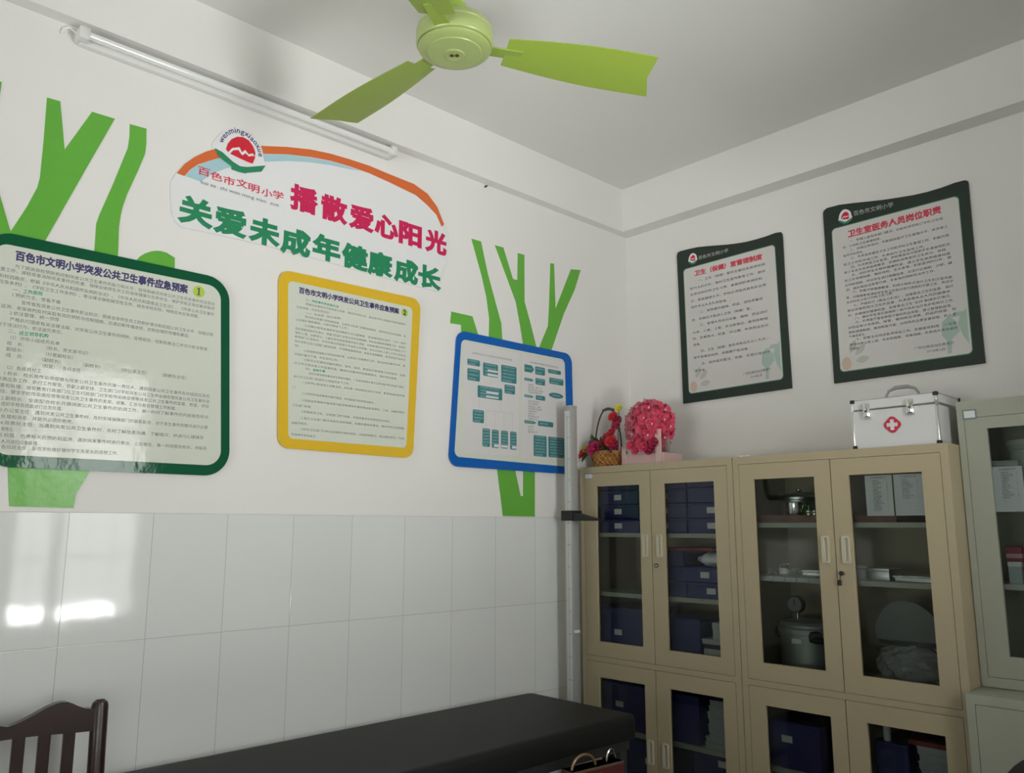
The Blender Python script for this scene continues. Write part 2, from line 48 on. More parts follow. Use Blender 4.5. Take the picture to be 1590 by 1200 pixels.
# ---------------------------------------------------------------- materials
MATS = {}
def mat(name, color, rough=0.6, metal=0.0, coat=0.0, noise=0.0, nscale=30.0, bump=0.0, bscale=60.0, spec=0.5, trans=0.0):
    if name in MATS: return MATS[name]
    m = bpy.data.materials.new(name); m.use_nodes = True; nt = m.node_tree; b = nt.nodes['Principled BSDF']
    b.inputs['Base Color'].default_value = (*color, 1); b.inputs['Roughness'].default_value = rough
    b.inputs['Metallic'].default_value = metal; b.inputs['Coat Weight'].default_value = coat
    b.inputs['Coat Roughness'].default_value = 0.08; b.inputs['Specular IOR Level'].default_value = spec
    if trans: b.inputs['Transmission Weight'].default_value = trans
    tc = nt.nodes.new('ShaderNodeTexCoord')
    if noise:
        n = nt.nodes.new('ShaderNodeTexNoise'); n.inputs['Scale'].default_value = nscale; n.inputs['Detail'].default_value = 4
        nt.links.new(tc.outputs['Object'], n.inputs['Vector'])
        r = nt.nodes.new('ShaderNodeValToRGB')
        r.color_ramp.elements[0].position = 0.3; r.color_ramp.elements[1].position = 0.7
        r.color_ramp.elements[0].color = (*[c*(1-noise) for c in color], 1); r.color_ramp.elements[1].color = (*[min(1, c*(1+noise)) for c in color], 1)
        nt.links.new(n.outputs['Fac'], r.inputs['Fac']); nt.links.new(r.outputs['Color'], b.inputs['Base Color'])
    if bump:
        n2 = nt.nodes.new('ShaderNodeTexNoise'); n2.inputs['Scale'].default_value = bscale; n2.inputs['Detail'].default_value = 3
        nt.links.new(tc.outputs['Object'], n2.inputs['Vector'])
        bp = nt.nodes.new('ShaderNodeBump'); bp.inputs['Strength'].default_value = bump; bp.inputs['Distance'].default_value = 0.004
        nt.links.new(n2.outputs['Fac'], bp.inputs['Height']); nt.links.new(bp.outputs['Normal'], b.inputs['Normal'])
    MATS[name] = m
    return m

def glass_mat(name, tint=(1, 1, 1), ior=1.45, rough=0.0):
    m = bpy.data.materials.new(name); m.use_nodes = True; nt = m.node_tree; nt.nodes.clear()
    out = nt.nodes.new('ShaderNodeOutputMaterial'); mx = nt.nodes.new('ShaderNodeMixShader')
    t = nt.nodes.new('ShaderNodeBsdfTransparent'); t.inputs[0].default_value = (*tint, 1)
    g = nt.nodes.new('ShaderNodeBsdfGlossy'); g.inputs['Roughness'].default_value = rough; g.inputs['Color'].default_value = (1, 1, 1, 1)
    f = nt.nodes.new('ShaderNodeFresnel'); f.inputs['IOR'].default_value = ior
    nt.links.new(f.outputs[0], mx.inputs[0]); nt.links.new(t.outputs[0], mx.inputs[1]); nt.links.new(g.outputs[0], mx.inputs[2])
    nt.links.new(mx.outputs[0], out.inputs[0]); MATS[name] = m
    return m

def film_mat(name, color, alpha, rough=0.2):
    m = mat(name, color, rough); m.node_tree.nodes['Principled BSDF'].inputs['Alpha'].default_value = alpha
    return m

def tile_mat(name, axis, u0, w, v0, h):
    """glazed wall tiles: straight grid of w x h tiles with hairline joints"""
    m = bpy.data.materials.new(name); m.use_nodes = True; nt = m.node_tree; b = nt.nodes['Principled BSDF']; N = nt.nodes.new; K = nt.links.new
    tc = N('ShaderNodeTexCoord'); sp = N('ShaderNodeSeparateXYZ'); K(tc.outputs['Object'], sp.inputs[0])
    def mth(op, a, bb):
        n = N('ShaderNodeMath'); n.operation = op
        for i, v in enumerate((a, bb)):
            if hasattr(v, 'links') or hasattr(v, 'is_output'): K(v, n.inputs[i])
            else: n.inputs[i].default_value = v
        return n.outputs[0]
    def cell(sock, o, s): return mth('DIVIDE', mth('SUBTRACT', sock, o), s)
    cu = cell(sp.outputs[axis], u0, w); cv = cell(sp.outputs[2], v0, h)
    def edge(c, s):
        f = mth('FRACT', c, 0.0); d = mth('MINIMUM', f, mth('SUBTRACT', 1.0, f)); return mth('MULTIPLY', d, s)
    e = mth('MINIMUM', edge(cu, w), edge(cv, h))
    g = N('ShaderNodeMapRange'); g.inputs['From Min'].default_value = 0.0006; g.inputs['From Max'].default_value = 0.0014; K(e, g.inputs['Value'])
    rnd = N('ShaderNodeTexWhiteNoise'); rnd.noise_dimensions = '2D'
    cmb = N('ShaderNodeCombineXYZ'); K(mth('FLOOR', cu, 0), cmb.inputs[0]); K(mth('FLOOR', cv, 0), cmb.inputs[1]); K(cmb.outputs[0], rnd.inputs['Vector'])
    hsv = N('ShaderNodeMapRange'); hsv.inputs['To Min'].default_value = 0.97; hsv.inputs['To Max'].default_value = 1.0; K(rnd.outputs['Value'], hsv.inputs['Value'])
    mixv = N('ShaderNodeMix'); mixv.data_type = 'RGBA'; K(g.outputs[0], mixv.inputs[0]); mixv.inputs[6].default_value = (0.46, 0.46, 0.44, 1); mixv.inputs[7].default_value = (0.70, 0.715, 0.70, 1)
    mul = N('ShaderNodeMix'); mul.data_type = 'RGBA'; mul.blend_type = 'MULTIPLY'; mul.inputs[0].default_value = 1.0
    K(mixv.outputs[2], mul.inputs[6]); K(hsv.outputs[0], mul.inputs[7]); K(mul.outputs[2], b.inputs['Base Color'])
    b.inputs['Roughness'].default_value = 0.06; b.inputs['Specular IOR Level'].default_value = 0.5
    n2 = N('ShaderNodeTexNoise'); n2.inputs['Scale'].default_value = 7.0; n2.inputs['Detail'].default_value = 2; K(tc.outputs['Object'], n2.inputs['Vector'])
    hh = mth('ADD', mth('MULTIPLY', g.outputs[0], 0.35), mth('MULTIPLY', n2.outputs['Fac'], 0.55))
    bp = N('ShaderNodeBump'); bp.inputs['Strength'].default_value = 0.35; bp.inputs['Distance'].default_value = 0.002; K(hh, bp.inputs['Height']); K(bp.outputs[0], b.inputs['Normal'])
    MATS[name] = m
    return m

paint = mat('white_wall_paint', (0.735, 0.725, 0.70), 0.75, noise=0.012, nscale=3, bump=0.12, bscale=140, spec=0.3)
ceil_paint = mat('ceiling_paint', (0.70, 0.70, 0.67), 0.9, noise=0.015, nscale=2, spec=0.2)
steel_cream = mat('cream_enamelled_steel', (0.41, 0.347, 0.225), 0.42, noise=0.02, nscale=250, spec=0.4)
steel_cream_in = mat('cream_steel_inside', (0.36, 0.345, 0.29), 0.55)
steel_green = mat('grey_green_enamelled_steel', (0.36, 0.375, 0.30), 0.45, noise=0.02, nscale=250, spec=0.4)
pale_plastic = mat('pale_handle_plastic', (0.52, 0.49, 0.37), 0.4)
white_plastic = mat('white_plastic', (0.75, 0.75, 0.73), 0.4)
black_plastic = mat('black_plastic', (0.012, 0.012, 0.012), 0.4)
chrome = mat('polished_steel', (0.75, 0.75, 0.74), 0.15, metal=1.0)
brushed = mat('brushed_aluminium', (0.70, 0.70, 0.70), 0.38, metal=1.0, noise=0.03, nscale=80)
blue_card = mat('navy_blue_box_plastic', (0.030, 0.030, 0.150), 0.45, noise=0.05, nscale=20)
white_card = mat('white_card', (0.72, 0.70, 0.70), 0.7)
pink_card = mat('pink_edged_card', (0.68, 0.50, 0.50), 0.7)
paper = mat('white_paper', (0.74, 0.73, 0.75), 0.8)
ink = mat('black_ink', (0.04, 0.04, 0.045), 0.7)
grey_ink = mat('grey_ink', (0.16, 0.17, 0.17), 0.7)
red_ink = mat('red_ink', (0.62, 0.035, 0.07), 0.5)
navy_ink = mat('navy_ink', (0.035, 0.025, 0.13), 0.5)
green_ink = mat('emerald_ink', (0.03, 0.33, 0.19), 0.5)
cab_glass = glass_mat('cabinet_glass', (0.84, 0.87, 0.855), 1.27)
win_glass = glass_mat('window_glass', (0.97, 0.98, 0.98), 1.4)
sticker_green = mat('leaf_green_vinyl', (0.125, 0.40, 0.052), 0.2, noise=0.02, nscale=8, bump=0.28, bscale=22, spec=0.3)
dark_wood = mat('dark_red_lacquered_wood', (0.020, 0.007, 0.007), 0.36, coat=0.15, noise=0.25, nscale=14)
leather = mat('black_leatherette', (0.0105, 0.0105, 0.011), 0.5, bump=0.15, bscale=320, spec=0.28)

# ---------------------------------------------------------------- mesh helpers
class MB:
    """collects shapes in one bmesh; build() links ONE mesh object"""
    def __init__(s): s.bm = bmesh.new()
    def box(s, x0, x1, y0, y1, z0, z1, bevel=0.0, seg=2):
        r = bmesh.ops.create_cube(s.bm, size=1.0); vs = r['verts']
        for v in vs:
            v.co = Vector((x0 + (v.co.x+.5)*(x1-x0), y0 + (v.co.y+.5)*(y1-y0), z0 + (v.co.z+.5)*(z1-z0)))
        if bevel:
            es = list({e for v in vs for e in v.link_edges})
            bmesh.ops.bevel(s.bm, geom=es, offset=bevel, segments=seg, profile=0.5, affect='EDGES')
        return s
    def poly(s, pts3):
        return s.bm.faces.new([s.bm.verts.new(p) for p in pts3])
    def prism(s, front, back):
        """closed solid between two matching 3-D outlines (front outline counter-clockwise seen from outside)"""
        a = [s.bm.verts.new(p) for p in front]; b = [s.bm.verts.new(p) for p in back]; n = len(a)
        s.bm.faces.new(a); s.bm.faces.new(b[::-1])
        for i in range(n): s.bm.faces.new((a[i], b[i], b[(i+1) % n], a[(i+1) % n]))
        return s
    def frame(s, outer, inner, outer_b, inner_b):
        """ring plate between outer and inner outlines (same count), front and back"""
        o = [s.bm.verts.new(p) for p in outer]; i = [s.bm.verts.new(p) for p in inner]
        ob = [s.bm.verts.new(p) for p in outer_b]; ib = [s.bm.verts.new(p) for p in inner_b]; n = len(o)
        for k in range(n):
            j = (k+1) % n
            s.bm.faces.new((o[k], o[j], i[j], i[k])); s.bm.faces.new((ob[j], ob[k], ib[k], ib[j]))
            s.bm.faces.new((o[j], o[k], ob[k], ob[j])); s.bm.faces.new((i[k], i[j], ib[j], ib[k]))
        return s
    def lathe(s, prof, c=(0, 0, 0), n=32, axis='z', close=True, squash=(1, 1)):
        rings = []
        for r, h in prof:
            ring = []
            for k in range(n):
                a = 2*PI*k/n; p = Vector((r*math.cos(a)*squash[0], r*math.sin(a)*squash[1], h))
                if axis == 'x': p = Vector((p.z, p.x, p.y))
                elif axis == 'y': p = Vector((p.y, p.z, p.x))
                ring.append(s.bm.verts.new(p + Vector(c)))
            rings.append(ring)
        for a, b in zip(rings, rings[1:]):
            for k in range(n): s.bm.faces.new((a[k], a[(k+1) % n], b[(k+1) % n], b[k]))
        if close:
            s.bm.faces.new(rings[0][::-1]); s.bm.faces.new(rings[-1])
        return s
    def cyl(s, c, r, z0, z1, n=24, axis='z'): return s.lathe([(r, z0), (r, z1)], c, n, axis)
    def tube(s, pts, r, n=10, cap=True):
        pts = [Vector(p) for p in pts]; rings = []; prev = None
        rs = r if isinstance(r, (list, tuple)) else [r]*len(pts)
        for i, p in enumerate(pts):
            t = (pts[min(i+1, len(pts)-1)] - pts[max(i-1, 0)]).normalized()
            if prev is None:
                a = Vector((0, 0, 1)) if abs(t.z) < .9 else Vector((1, 0, 0)); nrm = t.cross(a).normalized()
            else: nrm = (prev - t*prev.dot(t)).normalized()
            prev = nrm; bn = t.cross(nrm)
            rings.append([s.bm.verts.new(p + (nrm*math.cos(2*PI*k/n) + bn*math.sin(2*PI*k/n))*rs[i]) for k in range(n)])
        for a, b in zip(rings, rings[1:]):
            for k in range(n): s.bm.faces.new((a[k], a[(k+1) % n], b[(k+1) % n], b[k]))
        if cap: s.bm.faces.new(rings[0][::-1]); s.bm.faces.new(rings[-1])
        return s
    def blob(s, c, r, sub=2, scale=(1, 1, 1), jitter=0.0):
        q = bmesh.ops.create_icosphere(s.bm, subdivisions=sub, radius=1.0)
        for v in q['verts']:
            k = 1 + random.uniform(-jitter, jitter)
            v.co = Vector((c[0]+v.co.x*r*scale[0]*k, c[1]+v.co.y*r*scale[1]*k, c[2]+v.co.z*r*scale[2]*k))
        return s
    def xform(s, M):
        bmesh.ops.transform(s.bm, matrix=M, verts=s.bm.verts[:]); return s
    def build(s, name, m, parent=None, smooth=True, recalc=True, angle=0.6):
        if recalc: bmesh.ops.recalc_face_normals(s.bm, faces=s.bm.faces[:])
        me = bpy.data.meshes.new(name); s.bm.to_mesh(me); s.bm.free()
        me.materials.append(m)
        if smooth:
            me.polygons.foreach_set('use_smooth', [True]*len(me.polygons)); me.set_sharp_from_angle(angle=angle)
        o = bpy.data.objects.new(name, me); COL.objects.link(o)
        if parent:
            o.parent = parent; o.matrix_parent_inverse = Matrix.Translation(parent.location).inverted() if parent.type == 'EMPTY' and ABS.get(parent.name) else Matrix()
        return o
ABS = {}      # empties whose parts are modelled in room coordinates

def tag(o, label, cat, group=None):
    o['label'] = label; o['category'] = cat
    if group: o['group'] = group
    return o
def thing(name, label, cat, loc=(0, 0, 0), group=None, rz=0.0, absolute=False):
    o = bpy.data.objects.new(name, None); COL.objects.link(o); o.location = loc; o.rotation_euler = (0, 0, rz); o.empty_display_size = 0.05
    if absolute: ABS[o.name] = True
    return tag(o, label, cat, group)
def dup(root, loc, label, group=None, rz=None, scale=None):
    """a copy of a thing with copies of its parts and sub-parts"""
    r = root.copy(); COL.objects.link(r); r.location = loc
    if rz is not None: r.rotation_euler = (0, 0, rz)
    if scale: r.scale = scale
    r['label'] = label
    if group: r['group'] = group
    for ch in list(root.children):
        c = ch.copy(); COL.objects.link(c); c.parent = r
        for g in list(ch.children):
            d = g.copy(); COL.objects.link(d); d.parent = c
    return r
def struct(o): o['kind'] = 'structure'; return o

XS = -0.004                     # face of the painted part of the left wall (the tiles stand 4 mm proud)
def on(plane, u, v, d):         # wall coordinates to room coordinates; d = distance off the wall
    return Vector((XS + d, u, v)) if plane == 'L' else Vector((u, -d, v))
def ccw(p):
    a = sum(p[i][0]*p[(i+1) % len(p)][1] - p[(i+1) % len(p)][0]*p[i][1] for i in range(len(p)))
    return list(p) if a > 0 else list(p)[::-1]
def rounded(p, r, n=8):
    p = ccw(p); out = []; k = len(p)
    for i in range(k):
        a, b, c = Vector(p[i-1]), Vector(p[i]), Vector(p[(i+1) % k])
        d1 = (a-b).normalized(); d2 = (c-b).normalized(); rr = r if not isinstance(r, (list, tuple)) else r[i]
        ang = d1.angle(d2); t = min(rr/math.tan(ang/2), (a-b).length*.49, (c-b).length*.49); rr = t*math.tan(ang/2)
        ctr = b + (d1+d2).normalized()*(rr/math.sin(ang/2))
        s0 = b + d1*t - ctr; s1 = b + d2*t - ctr; w = s0.angle_signed(s1)
        for q in range(n+1):
            f = -w*q/n; out.append((ctr.x + s0.x*math.cos(f) - s0.y*math.sin(f), ctr.y + s0.x*math.sin(f) + s0.y*math.cos(f)))
    return out
def slab(mb, plane, pts, d0, d1):
    p = ccw(pts); mb.prism([on(plane, u, v, d1) for u, v in p], [on(plane, u, v, d0) for u, v in p]); return mb
def flat(mb, plane, pts, d): mb.poly([on(plane, u, v, d) for u, v in ccw(pts)]); return mb
def rect2(a, b): return [(min(a[0], b[0]), min(a[1], b[1])), (max(a[0], b[0]), min(a[1], b[1])), (max(a[0], b[0]), max(a[1], b[1])), (min(a[0], b[0]), max(a[1], b[1]))]

TXT = {}
def glyphs(s, bold, res):
    key = (s, bold, res)
    if key not in TXT:
        c = bpy.data.curves.new('text', 'FONT'); c.body = s; c.size = 1.0; c.resolution_u = res; c.bevel_depth = bold; c.bevel_resolution = 1 if bold > .02 else 0
        o = bpy.data.objects.new('text', c); COL.objects.link(o); me = o.to_mesh()
        # keep the front half only: flat face plus the rim that makes the stroke bolder
        TXT[key] = ([(v.co.x, v.co.y, v.co.z/bold if bold else 0.0) for v in me.vertices], [tuple(p.vertices) for p in me.polygons if min(me.vertices[i].co.z for i in p.vertices) > -1e-5])
        o.to_mesh_clear(); bpy.data.objects.remove(o); bpy.data.curves.remove(c)
    return TXT[key]
def put_text(mb, place, s, p0, p1, h, bold=0.0, res=1, mid=0.38):
    """print s between p0 and p1 (2-D, at mid height of the letters), h = letter size; place maps 2-D to 3-D"""
    vs, fs = glyphs(s, bold, res)
    if not vs: return
    lead = len(s) - len(s.lstrip('　')); xa = -float(0) if lead else min(v[0] for v in vs); xb = max(v[0] for v in vs)
    W = max(xb-xa, 1e-6); out = {}
    e0 = place(0, 0); nrm = (place(1, 0)-e0).cross(place(0, 1)-e0).normalized()
    for f in fs:
        q = []
        for i in f:
            if i not in out:
                x, y, z = vs[i]; t = (x-xa)/W
                out[i] = mb.bm.verts.new(place(p0[0] + (p1[0]-p0[0])*t, p0[1] + (p1[1]-p0[1])*t + (y-mid)*h) + nrm*(z*h*.006))
            q.append(out[i])
        try: mb.bm.faces.new(q)
        except ValueError: pass
def text_part(name, plane, lines, h, d, m, parent, bold=0.0, res=1):
    mb = MB()
    for s, a, b in lines: put_text(mb, lambda u, v: on(plane, u, v, d), s, a, b, h, bold, res)
    return mb.build(name, m, parent, smooth=False, recalc=False)
def chars_part(name, plane, chars, w, h, d, m, parent, bold, res=2):
    mb = MB()
    for c, q in chars: put_text(mb, lambda u, v: on(plane, u, v, d), c, (q[0]-w/2, q[1]), (q[0]+w/2, q[1]), h, bold, res)
    return mb.build(name, m, parent, smooth=False, recalc=False)

# ---------------------------------------------------------------- the room
H, HB, RX, FY = 3.3517, 3.108, 3.2, -5.6
struct(MB().box(-.25, RX+.25, FY-.25, .25, -.12, 0).build('floor', mat('grey_floor_tiles', (0.17, 0.165, 0.155), 0.35, noise=0.06, nscale=5), smooth=False))
struct(MB().box(-.25, RX+.25, FY-.25, .25, H, H+.15).build('ceiling', ceil_paint, smooth=False))
struct(MB().box(-.25, XS, FY, .0, 0, H).build('wall_left', paint, smooth=False))
struct(MB().box(-.25, RX+.25, 0, .25, 0, H).build('wall_back', paint, smooth=False))
mb = MB(); WF = (0.75, 2.65, 0.90, 2.62)
mb.box(-.25, WF[0], FY-.24, FY, 0, H); mb.box(WF[1], RX+.25, FY-.24, FY, 0, H); mb.box(WF[0], WF[1], FY-.24, FY, 0, WF[2]); mb.box(WF[0], WF[1], FY-.24, FY, WF[3], H)
struct(mb.build('wall_front', paint, smooth=False))
WINS = [(-2.17, -1.33, 0.86, 2.62), (-4.85, -3.05, 0.86, 2.62)]
mb = MB(); ys = sorted({FY, 0.0} | {w[0] for w in WINS} | {w[1] for w in WINS})
for a, b in zip(ys, ys[1:]):
    hole = [w for w in WINS if w[0] <= a+1e-6 and b <= w[1]+1e-6]
    if hole: mb.box(RX, RX+.24, a, b, 0, hole[0][2]); mb.box(RX, RX+.24, a, b, hole[0][3], H)
    else: mb.box(RX, RX+.24, a, b, 0, H)
struct(mb.build('wall_right', paint, smooth=False))
# beams that run under the ceiling along the two walls
struct(MB().box(XS-.05, 0.0493, FY, 0.02, HB, H).build('trim_1', paint, smooth=False))
struct(MB().box(0.0493, RX, -0.0948, 0.02, HB, H).build('trim_2', paint, smooth=False))
# glazed tile wainscot
TW, TH, T1 = 0.2482, 0.3902, 1.5569
struct(MB().box(XS-.03, 0.0, FY, 0.0, 0, T1, bevel=.0015, seg=1).build('trim_3', tile_mat('glazed_white_tiles_along_wall', 1, -2.7275, TW, T1, TH), smooth=False))
struct(MB().box(0.0, RX, -.004, 0.03, 0, T1, bevel=.0015, seg=1).build('trim_4', tile_mat('glazed_white_tiles_back_wall', 0, 0.0, TW, T1, TH), smooth=False))
# sliding windows of the right-hand wall
alu = mat('white_window_frame', (0.72, 0.73, 0.74), 0.35)
for k, (a, b, z0, z1) in enumerate(WINS):
    wt = bpy.data.objects.new('window_%d' % (k+1), None); COL.objects.link(wt); struct(wt)
    fr = MB()
    for c0, c1 in ((a, a+.05), (b-.05, b)): fr.box(RX+.10, RX+.16, c0, c1, z0, z1)
    fr.box(RX+.10, RX+.16, a, b, z0, z0+.05); fr.box(RX+.10, RX+.16, a, b, z1-.05, z1); fr.box(RX+.10, RX+.16, a, b, 2.14, 2.19)
    n = 2 if k == 0 else 4
    for i in range(1, n):
        c = a + .29 if n == 2 else a + (b-a)*i/n
        fr.box(RX+.10, RX+.16, c-.03, c+.03, z0, z1)
    fr.build('window_frame', alu, wt, smooth=False)
    bars = MB(); nb = int((b-a)/.14)
    for i in range(1, nb): bars.cyl((RX+.205, a+(b-a)*i/nb, 0), .006, z0, z1, 8)
    bars.box(RX+.199, RX+.211, a, b, 1.30, 1.32); bars.box(RX+.199, RX+.211, a, b, 1.78, 1.80)
    bars.build('window_bars', alu, wt, smooth=False)
    MB().box(RX+.128, RX+.132, a+.04, b-.04, z0+.04, z1-.04).build('window_pane', win_glass, wt, smooth=False)

wt = bpy.data.objects.new('window_3', None); COL.objects.link(wt); struct(wt); fr = MB()  # unseen front window, added to let light reach the back wall
for c in (WF[0], WF[0]+.61, WF[0]+1.24, WF[1]-.05): fr.box(c, c+.05, FY-.16, FY-.10, WF[2], WF[3])
fr.box(WF[0], WF[1], FY-.16, FY-.10, WF[2], WF[2]+.05); fr.box(WF[0], WF[1], FY-.16, FY-.10, WF[3]-.05, WF[3]); fr.build('window_frame', alu, wt, smooth=False)
MB().box(WF[0]+.04, WF[1]-.04, FY-.132, FY-.128, WF[2]+.04, WF[3]-.04).build('window_pane', win_glass, wt, smooth=False)

# ---------------------------------------------------------------- tree decals on the left wall
def tree(key, label):
    root = thing('tree_wall_sticker', label, 'wall sticker', (XS, D[key][0][0][0], D[key][0][0][1]), absolute=True)
    for i, p in enumerate(D[key]):
        nm = 'trunk' if i == len(D[key])-1 else 'branch'
        slab(MB(), 'L', p, 0.0, 0.0016 + 0.00025*i).build(nm, sticker_green, root, smooth=False)
    return root
tree('treeL', 'large bright green tree sticker with forked branches behind the dark green framed board')
tree('treeR', 'smaller green tree sticker behind the blue framed flow chart board')

# ---------------------------------------------------------------- three framed notice boards on the left wall
def board(label, group, outer, inner, frame_m, panel_m, ro, ri):
    c = outer[0]; root = thing('notice_board', label, 'notice board', (XS, c[0], c[1]), group, absolute=True)
    po = rounded(outer, ro, 10); pi = rounded(inner, ri, 10)
    slab(MB(), 'L', po, 0.003, 0.012).build('frame', frame_m, root, smooth=False)
    slab(MB(), 'L', pi, 0.006, 0.0126).build('panel', panel_m, root, smooth=False)
    return root
def gloss(name, c): return mat(name, c, 0.08, noise=0.01, nscale=5, bump=0.16, bscale=26, spec=0.26)
panel_mint = gloss('pale_grey_green_print', (0.60, 0.63, 0.55))
G3 = 'rounded notice boards on the left wall'
b1 = board('pale notice board with dark green border and number 1 badge', G3, D['b1o'], D['b1i'], gloss('dark_green_border_print', (0.007, 0.088, 0.038)), panel_mint, [.07, .085, .085, .07], [.035, .05, .05, .035])
text_part('title_text', 'L', D['t1title'], .0315, .0129, navy_ink, b1, .042, 1)
text_part('body_text', 'L', D['t1'], .0128, .0129, grey_ink, b1, 0)
for g in D['t1g']: text_part('heading_text', 'L', [g], .0138, .0129, green_ink, b1, .018)
b2 = board('pale notice board with yellow border and number 2 badge', G3, D['b2o'], D['b2i'], gloss('yellow_border_print', (0.68, 0.44, 0.03)), panel_mint, .045, .02)
text_part('title_text', 'L', D['t2title'], .0250, .0129, navy_ink, b2, .042, 1)
text_part('body_text', 'L', D['t2'], .0098, .0129, grey_ink, b2, 0)
for g in D['t2g']: text_part('heading_text', 'L', [g], .0105, .0129, green_ink, b2, .018)
lime = mat('lime_badge_print', (0.42, 0.56, 0.07), 0.3)
def badge(root, q, r, digit):
    mb = MB(); flat(mb, 'L', [(q[0] + r*math.cos(2*PI*k/40), q[1] + r*math.sin(2*PI*k/40)) for k in range(40)], .0129)
    bd = mb.build('number_badge', lime, root, smooth=False, recalc=False)
    mb = MB()
    if digit == '1':        # a serifed figure one: foot, stem and flag
        for k, p in enumerate(([(-.30, -.62), (.30, -.62), (.30, -.50), (-.30, -.50)], [(-.11, -.50), (.11, -.50), (.11, .64), (-.11, .64)], [(-.11, .64), (-.34, .44), (-.30, .34), (-.11, .46)])):
            flat(mb, 'L', [(q[0]+x*r, q[1]+z*r) for x, z in p], .0132)
    else: put_text(mb, lambda u, v: on('L', u, v, .0132), digit, (q[0]-r*(.42 if digit != '1' else .42), q[1]), (q[0]+r*(.42 if digit != '1' else .30), q[1]), r*1.9, .035, 3, .345)
    o = mb.build('number', ink, bd, smooth=False, recalc=False); o.matrix_parent_inverse = bd.matrix_parent_inverse.inverted() if False else Matrix()
    return bd
badge(b1, D['t1num'], .0205, '1'); badge(b2, D['t2num'], .0165, '2')
b3 = board('blue bordered board with teal flow charts behind the height measure', G3, D['b3o'], D['b3i'], gloss('blue_border_print', (0.005, 0.105, 0.42)), panel_mint, .05, .028)
sheet_m = mat('white_chart_sheet', (0.63, 0.62, 0.62), 0.3, coat=0.2)
for p in D['b3s']:
    slab(MB(), 'L', p, .0126, .0130).build('chart_sheet', sheet_m, b3, smooth=False)
teal = mat('teal_print', (0.03, 0.19, 0.20), 0.4); pale_teal = mat('pale_teal_print', (0.38, 0.55, 0.55), 0.5)
fr = MB()
def chart_box(outline, texts):
    mb = MB(); flat(mb, 'L', outline, .0133); o = mb.build('chart_box', teal, b3, smooth=False, recalc=False)
    tx = MB()
    for t, p, q, hh in texts: put_text(tx, lambda u, v: on('L', u, v, .0136), t, p, q, hh, 0)
    tx.build('chart_box_text', pale_teal, o, smooth=False, recalc=False)
for a, b in D['b3box']:
    r = rect2(a, b); w = r[1][0]-r[0][0]; hh = r[2][1]-r[1][1]; n = max(1, int(hh/.0135)); tt = []
    for i in range(n):
        t = '学校突发事件应急处理小组及时报告上级部门协调'[i % 7: i % 7 + max(3, int(w/.0095))]
        z = r[2][1] - hh*(i+.5)/n; k = .95 if i < n-1 else .7
        tt.append((t, (r[0][0]+w*.10, z), (r[0][0]+w*(.10+.82*k), z), min(.0095, hh/n*.8)))
    chart_box(rounded(r, .006, 4), tt)
for a, b in D['b3arrow']:
    r = rect2(a, b); x0, z0, x1, z1 = r[0][0], r[0][1], r[2][0], r[2][1]
    chart_box([(x0, z0), (x1-(x1-x0)*.25, z0), (x1, (z0+z1)/2), (x1-(x1-x0)*.25, z1), (x0, z1)], [('事件发生', (x0+(x1-x0)*.08, (z0+z1)/2), (x0+(x1-x0)*.75, (z0+z1)/2), .009)])
r = rect2(*D['b3ell']); cx, cz = (r[0][0]+r[1][0])/2, (r[0][1]+r[2][1])/2
chart_box([(cx+(r[1][0]-r[0][0])/2*math.cos(2*PI*k/32), cz+(r[2][1]-r[1][1])/2*math.sin(2*PI*k/32)) for k in range(32)], [('应急处理小组', (cx-.027, cz), (cx+.027, cz), .009)])
for a, b in D['b3white']: flat(fr, 'L', rect2(a, b), .0137)
fr.build('chart_blanks', mat('white_print', (0.66, 0.66, 0.67), 0.4), b3, smooth=False, recalc=False)
ln = MB()
for a, b in D['b3line']:
    t = .0009; dx = abs(a[0]-b[0]); dz = abs(a[1]-b[1])
    v = Vector((b[0]-a[0], b[1]-a[1])); nn = Vector((-v.y, v.x)).normalized()*t/2
    flat(ln, 'L', [(a[0]+nn.x, a[1]+nn.y), (a[0]-nn.x, a[1]-nn.y), (b[0]-nn.x, b[1]-nn.y), (b[0]+nn.x, b[1]+nn.y)], .0132)
ln.build('chart_lines', mat('pink_line_print', (0.45, 0.30, 0.32), 0.5), b3, smooth=False, recalc=False)
text_part('body_text', 'L', D['t3'], .0092, .0133, grey_ink, b3, 0)

# ---------------------------------------------------------------- arched slogan banner
bn = thing('slogan_banner', 'arched white banner with rainbow stripe and large red and green slogan', 'banner', (XS, D['ban'][0][0], D['ban'][0][1]), absolute=True)
slab(MB(), 'L', D['ban'], .001, .0055).build('backing', mat('clear_white_sheet', (0.735, 0.74, 0.75), 0.22, coat=0.3), bn, smooth=False)
mb = MB(); flat(mb, 'L', D['bano'], .0061); mb.build('orange_arch', mat('orange_print', (0.64, 0.135, 0.03), 0.35), bn, smooth=False)
mb = MB(); flat(mb, 'L', D['banb'], .0058); mb.build('blue_arch', mat('sky_blue_print', (0.36, 0.56, 0.62), 0.35), bn, smooth=False)
chars_part('red_slogan_text', 'L', D['red6'], .122, .104, .0060, mat('crimson_print', (0.56, 0.008, 0.085), 0.35), bn, .049, 3)
chars_part('green_slogan_text', 'L', D['grn9'], .127, .102, .0060, mat('emerald_print', (0.012, 0.22, 0.095), 0.35), bn, .049, 3)
chars_part('school_name_text', 'L', D['red7'], .044, .033, .0064, red_ink, bn, .016, 2)
text_part('pinyin_text', 'L', D['pin'], .019, .0064, grey_ink, bn, .0, 2)
